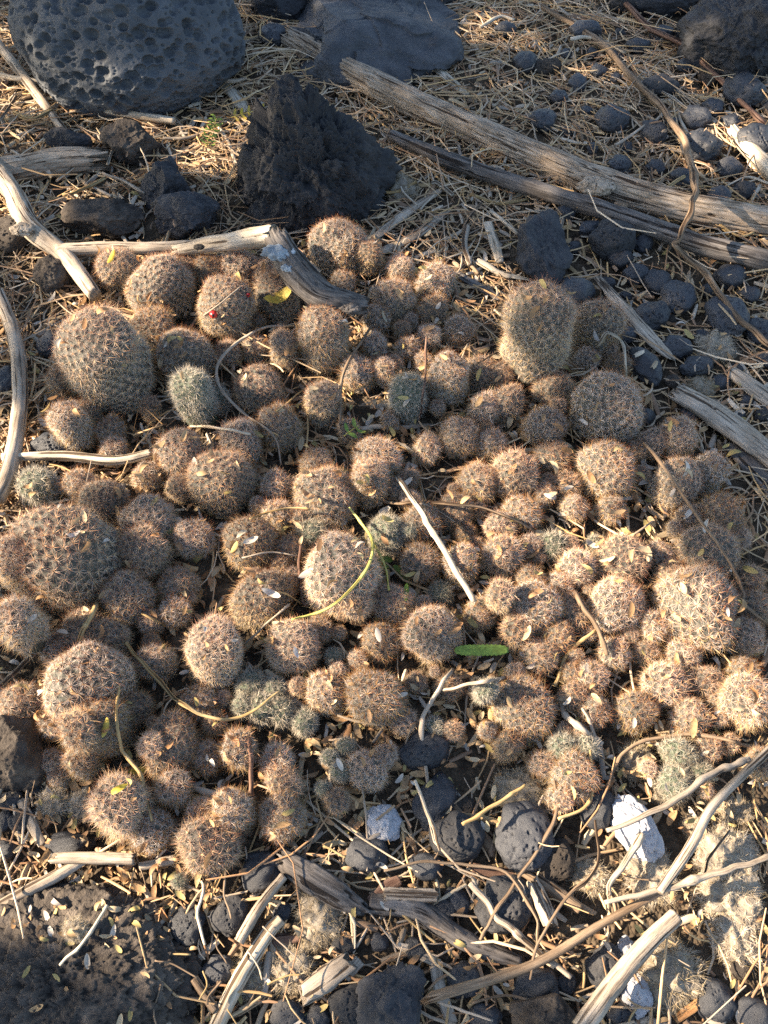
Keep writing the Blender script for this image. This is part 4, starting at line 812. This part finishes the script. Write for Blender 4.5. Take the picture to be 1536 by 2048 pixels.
stick('twig', [(215,1810),(170,1880),(120,1930)], [3,3.5,3], M_WPALE, 'pale bent twig lying on the crusty rock', 'twig', n=24, mode='abs', z=[.05, .052, .045])

# ------------------------------------------------------------------ litter
def inside_head(p, k=0.98):
    d = np.linalg.norm(HC[None, :, :2]-p[:, None, :2], axis=2)
    return ((d < HR[None]*k) & (p[:, None, 2] < HC[None, :, 2]+HR[None]*0.8)).any(1)
ST = np.array(STONES)
PAL = np.array([[.52,.38,.22],[.42,.31,.20],[.58,.46,.30],[.33,.22,.14],[.62,.52,.39],[.44,.37,.29],[.34,.21,.12],[.52,.36,.18]])
def straw_field(n, xr, yr, seed, lmin, lmax, w0, w1, pal, zmax=0.010, power=1.6, curl=0.5):
    rg = np.random.default_rng(seed); x = rg.uniform(*xr, n); y = rg.uniform(*yr, n)
    L = lmin+(lmax-lmin)*rg.random(n)**power; a = rg.uniform(0, 2*math.pi, n)
    mid = np.stack([x, y, np.zeros(n)], 1)
    dn = 0.5+0.5*noise3(np.stack([x*5, y*5, x*0+seed], 1))*1.6
    sparse = np.clip(1-0.2*(y < -0.02)-0.1*(y < -0.14), 0, 1)
    keep = rg.random(n) < np.clip(dn+0.35, 0.15, 1)*sparse
    k = rg.normal(0, curl, n)
    pts = []
    for t in (-0.5, -0.17, 0.17, 0.5):
        aa = a+k*t; p = mid+np.stack([np.cos(aa), np.sin(aa), aa*0], 1)*(t*L)[:, None]; pts.append(p)
    pts = np.stack(pts, 1); z0 = rg.random(n)**1.5*zmax; sl = rg.normal(0, 0.07, n)
    for j, t in enumerate((-0.5, -0.17, 0.17, 0.5)):
        pts[:, j, 2] = ground_z(pts[:, j, 0], pts[:, j, 1])+0.001+np.maximum(z0+sl*t*L, 0.0003)
    for j in (0, 1, 2, 3): keep &= ~inside_head(pts[:, j])
    for (sx_, sy_, sz_, sr_) in STONES:
        in_ = np.hypot(pts[:, 1, 0]-sx_, pts[:, 1, 1]-sy_) < min(sr_*0.8, sr_-0.004)
        keep &= ~(in_ & (rg.random(n) < 0.88))
        if sr_ < .03: pts[:, :, 2] += (in_*(sr_*0.75))[:, None]
    pts = pts[keep]; n = len(pts); w = rg.uniform(w0, w1, n); c = pal[rg.integers(0, len(pal), n)]*rg.uniform(0.65, 1.15, (n, 1))
    d = pts[:, 3]-pts[:, 0]; s = np.cross(d, [0, 0, 1.0]); s /= np.linalg.norm(s, axis=1)[:, None]+1e-9
    V = np.empty((n, 4, 3, 3)); C = np.empty((n, 4, 3, 3))
    for j in range(4):
        ww = w*(0.75 if j in (0, 3) else 1.0)
        V[:, j, 0] = pts[:, j]-s*ww[:, None]; V[:, j, 1] = pts[:, j]+s*ww[:, None]; V[:, j, 2] = pts[:, j]+np.array([0, 0, 1.0])*(ww*1.3)[:, None]
        C[:, j] = (c*(0.85+0.1*j))[:, None]
    f = []
    for j in range(3):
        for q in ((0, 2), (2, 1)):
            f.append([j*3+q[0], j*3+q[1], j*3+3+q[1], j*3+3+q[0]])
    f = np.array(f)
    return V.reshape(-1, 3), (np.arange(n)[:, None, None]*12+f[None]).reshape(-1, 4), C.reshape(-1, 3)
parts = [straw_field(38000, (-0.75, 0.80), (-0.45, 1.10), 1, 0.012, 0.075, 0.00035, 0.00095, PAL*np.array([1.08, 1.0, .9])),
         straw_field(13000, (-0.75, 0.80), (-0.45, 1.10), 2, 0.008, 0.028, 0.0009, 0.0024, PAL*0.95, zmax=0.006, curl=0.15),
         straw_field(2800, (-0.75, 0.80), (-0.45, 1.10), 3, 0.05, 0.13, 0.0004, 0.0009, PAL*np.array([1.1, 1.02, .92]), zmax=0.022, curl=1.0)]
off = 0; Vs, Qs, Cs = [], [], []
for V, Q, C in parts: Vs.append(V); Qs.append(Q+off); Cs.append(C); off += len(V)
o = link('straw_litter', mesh_np('straw_litter', np.concatenate(Vs), quads=np.concatenate(Qs), mat=M_STRAW, attrs={'col': ('FLOAT_COLOR', np.concatenate(Cs))}), kind='stuff')
tag(o, 'tangled dry straw and wood fibre strewn over the ground', 'straw')

# leaflets: small dry ovals
def leaflet_verts(L, W, curl, fold):
    u = np.array([0, .12, .35, .65, .88, 1.0]); hw = np.array([0.05, .62, 1, 1, .66, 0.08])*W/2
    V = []
    for t, h in zip(u, hw):
        z = curl*L*((t-.5)**2*4-0.5)*0.5
        V += [[(t-.5)*L, -h, z+fold*h], [(t-.5)*L, 0, z], [(t-.5)*L, h, z+fold*h]]
    Q = [];
    for i in range(5):
        for j in (0, 1): Q.append([i*3+j, i*3+j+1, i*3+4+j, i*3+3+j])
    return np.array(V), np.array(Q)
LV = [leaflet_verts(.0125, .0046, c, f) for c, f in ((.3, .3), (-.5, .4), (.8, .2), (.2, -.35), (-.8, .5))]
LM = {}
for nm, mt in (('tan', M_LEAF), ('yellow', M_LEAFY), ('white', M_LEAFW), ('green', M_LEAFG)):
    LM[nm] = [mesh_np('leaflet', v, quads=q, mat=mt) for v, q in LV]
def put_leaf(p, nrm, az, s, kind, lab, grp, name='leaflet'):
    z = Vector(nrm).normalized(); q = z.to_track_quat('Z', 'Y') @ Matrix.Rotation(az, 3, 'Z').to_quaternion()
    o = link(name, random.choice(LM[kind]), loc=p, scale=(s, s*random.uniform(.8, 1.1), s)); o.rotation_euler = q.to_euler()
    return tag(o, lab, 'leaflet', grp)
live = [i for i, h in enumerate(hd) if not h['dead']]
wts = np.array([HR[i]**2 for i in live]); wts /= wts.sum()
for _ in range(175):
    i = live[int(RNG.choice(len(live), p=wts))]
    d = RNG.normal(size=3); d[2] = abs(d[2])+0.4; d[1] -= 0.35; d /= np.linalg.norm(d)
    n = d+RNG.normal(size=3)*0.45
    kd = 'white' if random.random() < .09 else 'tan'
    put_leaf(HC[i]+d*(HR[i]*1.06+0.0025), n, random.uniform(0, 6.28), random.uniform(.5, .95), kd,
             'pale grey dry leaflet caught in cactus spines' if kd == 'white' else 'tan dry leaflet caught in cactus spines', 'pale leaflets on the cacti' if kd == 'white' else 'tan leaflets on the cacti')
cnt = 0
ZONES = [(60,1500,260,1830,20),(700,1480,860,1680,18),(600,1440,720,1560,12),(640,700,960,900,16),(1080,980,1320,1120,16),(880,1280,1000,1500,14),(380,1380,520,1520,6),(480,850,640,1000,6),(200,1680,420,1840,14),(1180,1440,1340,1640,8),(1000,1440,1120,1520,4)]
for (x0, y0, x1, y1, n) in ZONES:
    k = 0; tr = 0
    while k < n and tr < n*20:
        tr += 1; px, py = random.uniform(x0, x1), random.uniform(y0, y1); z = hit(px, py)
        if z > 0.009: continue
        p = P(px, py, 0.0045); p[2] += gz(p[0], p[1])+random.uniform(0, .006)
        put_leaf(p, (random.gauss(0, .3), random.gauss(-.05, .3), 1), random.uniform(0, 6.28), random.uniform(.65, 1.1), 'tan', 'tan dry leaflet lying on the ground among the litter', 'leaflets on the ground'); k += 1
# distinct leaves
def leaf_px(px, py, az, s, kind, lab, dz=0.002):
    z = hit(px, py); p = P(px, py, z+dz); return put_leaf(p, (0, -.35, 1), az, s, kind, lab, None)
leaf_px(222, 513, 1.25, 1.2, 'yellow', 'bright yellow leaflet on the back left cactus head')
leaf_px(557, 590, .45, 2.2, 'yellow', 'large yellow petal on the head under the stump branch')
leaf_px(543, 1186, -.4, 1.15, 'white', 'white leaflet on top of the round central head')
leaf_px(1193, 673, -1.2, .9, 'white', 'white leaflet on the half hidden head beside the column')
leaf_px(342, 1060, .4, .9, 'green', 'light green leaflet beside the biggest bulging head')
leaf_px(210, 1455, 1.4, 1.0, 'yellow', 'yellow green leaflet on the glowing lower left head')
leaf_px(278, 1540, .2, 1.1, 'yellow', 'yellow leaflet on the trailing golden stalk')
leaf_px(237, 1578, .5, .9, 'yellow', 'small yellow petal on the red flushed front head')
for i, (dx, dy) in enumerate(((-12, -12), (2, -10), (16, -10), (52, -14))): leaf_px(1335+dx, 1470+dy, 1.35, 1.05, 'tan', 'upright tan leaflet attached along the arching brown stalk')['group'] = 'leaflets on the arching stalk'
for i in range(3): leaf_px(573+i*11, 700, 1.5, .95, 'tan', 'tan leaflet in a neat row on a shaded head')['group'] = 'row of leaflets'
for i in range(4): leaf_px(908+i*4, 1262-i*9, .5, .9, 'tan', 'tan leaflet of a small frond by the green serrated leaf')['group'] = 'small tan frond'
for px, py, az in ((770, 1120, 0), (800, 1140, -.6), (810, 1158, -.8), (812, 1185, 1.5), (765, 1133, .1)): leaf_px(px, py, az, 1.0, 'green', 'olive leaflet hanging from the side stalk')['group'] = 'olive leaflets on the side stalk'
# the green serrated leaf
n = 26; u = np.linspace(-.5, .5, n); V = []
for i, t in enumerate(u):
    h = .0036*(1-abs(2*t)**5*.6)+(.0004 if i % 2 else -.0002); zc = .0012*math.cos(t*3)
    for s in (-1, -.5, 0, .5, 1): V.append([t*.037, s*h, zc+.0012*abs(s)])
    for s in (1, .5, 0, -.5, -1): V.append([t*.037, s*h, zc+.0012*abs(s)-.0013])
V = np.array(V); ii = (np.arange(n-1)[:, None]*10+np.arange(10)[None]); jj = (np.arange(n-1)[:, None]*10+((np.arange(10)+1) % 10)[None])
Q = np.stack([ii, jj, jj+10, ii+10], 2).reshape(-1, 4); caps = [[0, 1, 8, 9], [1, 2, 7, 8], [2, 3, 6, 7], [3, 4, 5, 6]]; b0 = (n-1)*10
Q = np.concatenate([Q, [[c[3], c[2], c[1], c[0]] for c in caps], [[b0+q for q in c] for c in caps]])
o = link('serrated_leaf', mesh_np('serrated_leaf', V, quads=Q, mat=M_LEAFG), loc=P(963, 1300, .026), rot=(.45, .03, .02)); tag(o, 'bright green serrated leaf piece lying between two cactus groups', 'leaf')
# small fresh fronds with paired leaflets
def frond(px, py, L, az, kind, lab, npairs=7, lift=.012):
    p = P(px, py, lift); e = link('frond', None, loc=p); e.rotation_euler = (random.uniform(.2, .5), 0, az); e.empty_display_size = .01; tag(e, lab, 'frond')
    V, Tt, Q, W = tube([(t*L, 0, .002*math.sin(t*3)) for t in np.linspace(0, 1, 8)], .0004, 5, lump=0); link('rachis', mesh_np('rachis', V, tris=Tt, quads=Q, mat=M_WYEL, attrs={'wuv': ('FLOAT_VECTOR', W)}), parent=e)
    for k in range(npairs):
        for s in (-1, 1): link('leaflet', random.choice(LM[kind]), parent=e, loc=((k+.7)/npairs*L, s*.0042, .0015), rot=(random.uniform(-.2, .2), 0, s*(1.15+random.uniform(-.1, .1))), scale=(.7, .7, .7))
frond(412, 292, .05, 1.45, 'green', 'small green feathery frond standing in the bright straw', 8)
frond(395, 125, .035, .9, 'green', 'green sprig at the edge of the holed boulder', 4)
frond(462, 235, .04, .35, 'yellow', 'yellow feathery frond on bright straw beside the peaked rock', 5)
frond(688, 872, .016, .7, 'green', 'tiny green sprig behind the round sunlit head', 2, .02)

# loose leaflets too many to count
def litter_leaves(n, seed):
    rg = np.random.default_rng(seed); px, py = rg.uniform(-150, 1690, n), rg.uniform(-60, 2150, n)
    w = np.full(n, .45)
    for (x0, y0, x1, y1, k) in ZONES: w = np.where((px > x0) & (px < x1) & (py > y0) & (py < y1), 1.6, w)
    w = np.where(py < 520, .25, w); keep = rg.random(n) < w/1.6; px, py = px[keep], py[keep]
    p = np.array([P(a, b_, .004) for a, b_ in zip(px, py)]); p[:, 2] = ground_z(p[:, 0], p[:, 1])+rg.uniform(.002, .012, len(p))**1.0
    p = p[~inside_head(p, 1.0)]; nr = [np.array([rg.normal(0, .35), rg.normal(0, .35), 1.0]) for _ in p]; p = list(p)
    for _ in range(420):                               # those caught between and on the heads
        a, b_ = rg.uniform(60, 1520), rg.uniform(480, 1680); z = hit(a, b_, 1.1)
        if .004 < z: p.append(P(a, b_, z+.001)); nr.append(np.array([rg.normal(0, .5), rg.normal(-.3, .5), 1.0]))
    for _ in range(800):
        a, b_ = rg.uniform(60, 1520), rg.uniform(480, 1680); z = hit(a, b_, 1.0)
        if z < .02: p.append(P(a, b_, z+rg.uniform(0, .008))); nr.append(np.array([rg.normal(0, .4), rg.normal(0, .4), 1.0]))
    for _ in range(70):
        a, b_ = rg.uniform(0, 340), rg.uniform(1800, 2048)**1.0; z = hit(a, b_)
        if rg.random() < .25+(b_ < 1880)*.75: p.append(P(a, b_, z+.001)); nr.append(np.array([rg.normal(0, .3), rg.normal(0, .3), 1.0]))
    p = np.array(p); n = len(p)
    Vs, Qs, Cs = [], [], []; pal = np.array([[.43,.29,.15],[.38,.23,.11],[.50,.39,.24],[.31,.18,.09],[.52,.46,.38],[.42,.33,.13]])
    for i in range(n):
        v, q = LV[rg.integers(0, 5)]; s = rg.uniform(.5, 1.0)*(.72 if p[i][1] < -.12 else 1); R3 = np.array((Vector(nr[i]).to_track_quat('Z', 'Y') @ Matrix.Rotation(rg.uniform(0, 6.28), 3, 'Z').to_quaternion()).to_matrix())
        Vs.append(v*s @ R3.T+p[i]); Qs.append(q+18*i); Cs.append(np.tile(pal[rg.integers(0, 6)]*rg.uniform(.7, 1.15), (18, 1)))
    return np.concatenate(Vs), np.concatenate(Qs), np.concatenate(Cs)
V, Q, C = litter_leaves(7000, 5)
o = link('leaflet_litter', mesh_np('leaflet_litter', V, quads=Q, mat=M_LITTER, attrs={'col': ('FLOAT_COLOR', C)}), kind='stuff'); tag(o, 'countless tiny dry oval leaflets scattered over soil and straw', 'leaflets')

# twigs and splinters scattered in the straw, each one a thing
for i in range(70):
    px, py = (random.uniform(780, 1536), random.uniform(0, 560)) if i < 40 else (random.uniform(0, 560), random.uniform(0, 480))
    a = random.uniform(0, 6.28); L = random.uniform(45, 120); k = random.uniform(-20, 20)
    pts = [(px-math.cos(a)*L/2, py-math.sin(a)*L/3), (px+math.sin(a)*k, py+math.cos(a)*k), (px+math.cos(a)*L/2, py+math.sin(a)*L/3)]
    q = P(px, py, 0)
    if np.any((np.hypot(ST[:, 0]-q[0], ST[:, 1]-q[1]) < ST[:, 3]*0.8) & (ST[:, 3] > .04)): continue
    stick('twig', pts, random.uniform(1.6, 4.0), random.choice([M_WGREY, M_WPALE, M_WBROWN, M_WGOLD, M_WPALE]), 'loose thin twig in the straw '+('behind the clump near the two logs' if i < 40 else 'around the holed boulder and black clinkers'), 'twig', 'twigs in the straw by the logs' if i < 40 else 'twigs in the straw by the boulder', mode='ground', n=10, sides=6, lift=random.uniform(.004, .013))
for i in range(48):
    px, py = (random.uniform(250, 1500), random.uniform(1700, 2048)) if i < 34 else (random.uniform(200, 1450), random.uniform(600, 1560))
    a = random.uniform(0, 6.28); L = random.uniform(50, 130); k = random.uniform(-14, 14)
    pts = [(px-math.cos(a)*L/2, py-math.sin(a)*L/2.5), (px+math.sin(a)*k, py+math.cos(a)*k), (px+math.cos(a)*L/2, py+math.sin(a)*L/2.5)]
    stick('twig', pts, random.uniform(1.1, 2.4), random.choice([M_WGREY, M_WBROWN, M_WBROWN, M_WGOLD]), 'loose thin stalk '+('lying over the front pebbles' if i < 34 else 'fallen between cactus heads'), 'twig', 'stalks over the front pebbles' if i < 34 else 'stalks among the cactus heads',
          mode='ground' if i < 34 else 'drape', n=14, sides=6, lift=random.uniform(.006, .022) if i < 34 else .001, stiff=.55)

# ------------------------------------------------------------------ the thorn tree that shades the spot (stands left, out of frame)
LIT = [(250,560,115),(330,540,80),(430,290,105),(170,640,80),(300,640,55),(640,645,55),(680,480,65),(871,550,50),(371,690,45),(516,745,52),(750,890,58),(651,960,85),(441,930,75),
 (120,970,110),(90,1060,115),(20,1130,70),(285,1075,55),(500,1060,58),(525,1160,62),(690,1110,85),(587,1270,60),(160,1330,105),(110,1480,70),(330,1480,65),(394,1390,45),(225,1600,75),(420,1680,50),(476,1490,35),
 (730,1365,65),(650,1375,38),(870,1085,75),(1040,945,85),(957,955,60),(1005,1095,55),(912,1010,60),(1200,1150,125),(1080,1235,95),(1380,1225,95),(1045,1410,75),(1150,1560,75),(1375,1510,65),(1330,1370,62),(1490,1410,55),
 (1430,1760,120),(1350,1910,120),(1160,1850,80),(1050,1680,45),(560,1900,90),(250,1770,95),(90,1790,60),(30,200,60),(110,60,60),(1505,310,70),(980,735,45),(899,710,38),(220,905,95),(60,420,70),(20,650,50),(5,880,60),(30,1400,60),(1215,925,40),(790,540,28),(150,500,60),(480,600,40)]
lp = np.array([P(a, b_, hit(a, b_)) for a, b_, _ in LIT]); lr = np.array([r*depth(p)/FPX for (_, _, r), p in zip(LIT, lp)])
def make_tree():
    rg = np.random.default_rng(77); n = 42000
    gxr, gyr = rg.uniform(-1.1, 1.1, n), rg.uniform(-.75, 1.5, n); gp = np.stack([gxr, gyr, np.full(n, .035)], 1)
    dv = gp[:, None]-lp[None]; dv = dv-(dv @ SUN)[..., None]*SUN; d = ((np.linalg.norm(dv, axis=2)-0.016)/(lr[None]*0.66)).min(1)
    cl = noise3(np.stack([gxr*7, gyr*7, gxr*0], 1)); cov = np.where(d < 1.0, 0.0, np.where(d < 1.3, 0.6, 1.0))*np.clip(0.9+cl*0.7, .2, 1)
    cov = np.where((gyr > .98) | (gyr < -.5) | (np.abs(gxr) > .75), cov*0.8, cov)
    gp = gp[rg.random(n) < cov*0.42]; n = len(gp); t = rg.uniform(1.7, 2.6, n); c = gp+SUN[None]*t[:, None]
    # one feathery leaf = a rachis line with 8 pairs of narrow leaflets
    bx = []; q = []
    for k in range(8):
        for s in (-1, 1):
            x = (k-3.5)*.0046; i = len(bx); bx += [[x-.0021, s*.0006, 0], [x+.0021, s*.0006, 0], [x+.0032, s*.011, .002], [x-.0006, s*.011, .002]]; q.append([i, i+1, i+2, i+3])
    bx, q = np.array(bx), np.array(q); Vs = np.empty((n, len(bx), 3)); nr = SUN[None]+rg.normal(size=(n, 3))*0.45; nr /= np.linalg.norm(nr, axis=1)[:, None]
    a = np.cross(nr, rg.normal(size=(n, 3))); a /= np.linalg.norm(a, axis=1)[:, None]; b_ = np.cross(nr, a)
    Vs = c[:, None]+a[:, None]*bx[None, :, 0:1]+b_[:, None]*bx[None, :, 1:2]+nr[:, None]*bx[None, :, 2:3]
    C = np.repeat(np.array([[.07, .11, .03]])*rg.uniform(.6, 1.4, (n, 1)), len(bx), 0)
    base = np.array([-2.9, 1.9, 0.0]); e = link('thorn_tree', None, loc=base); tag(e, 'feathery leaved thorn tree casting dappled shade on the clump', 'tree')
    link('crown', mesh_np('crown', Vs.reshape(-1, 3)-base, quads=(np.arange(n)[:, None, None]*len(bx)+q[None]).reshape(-1, 4), mat=attr_mat('tree_leaf', .5, .25), smooth=False, attrs={'col': ('FLOAT_COLOR', C)}), parent=e, kind='stuff')
    cc = c.mean(0)-base
    V, Tt, Q, W = tube(catmull([(0, 0, -.05), (.05, -.03, .5), (-.05, .02, 1.1), (.1, -.05, 1.9)], 30), np.linspace(.09, .045, 31), 16, groove=.1, lump=.1)
    link('trunk', mesh_np('trunk', V, tris=Tt, quads=Q, mat=M_WBROWN, attrs={'wuv': ('FLOAT_VECTOR', W)}), parent=e)
    for k in range(16):
        tg = c[rg.integers(0, n)]-base; st = np.array([0, 0, rg.uniform(.7, 1.8)])
        V, Tt, Q, W = tube(catmull([st, st*.5+tg*.5+[0, 0, .15], tg], 16), np.linspace(.016, .003, 17), 7, lump=.1, seed=k)
        link('limb', mesh_np('limb', V, tris=Tt, quads=Q, mat=M_WBROWN, attrs={'wuv': ('FLOAT_VECTOR', W)}), parent=e)
make_tree()
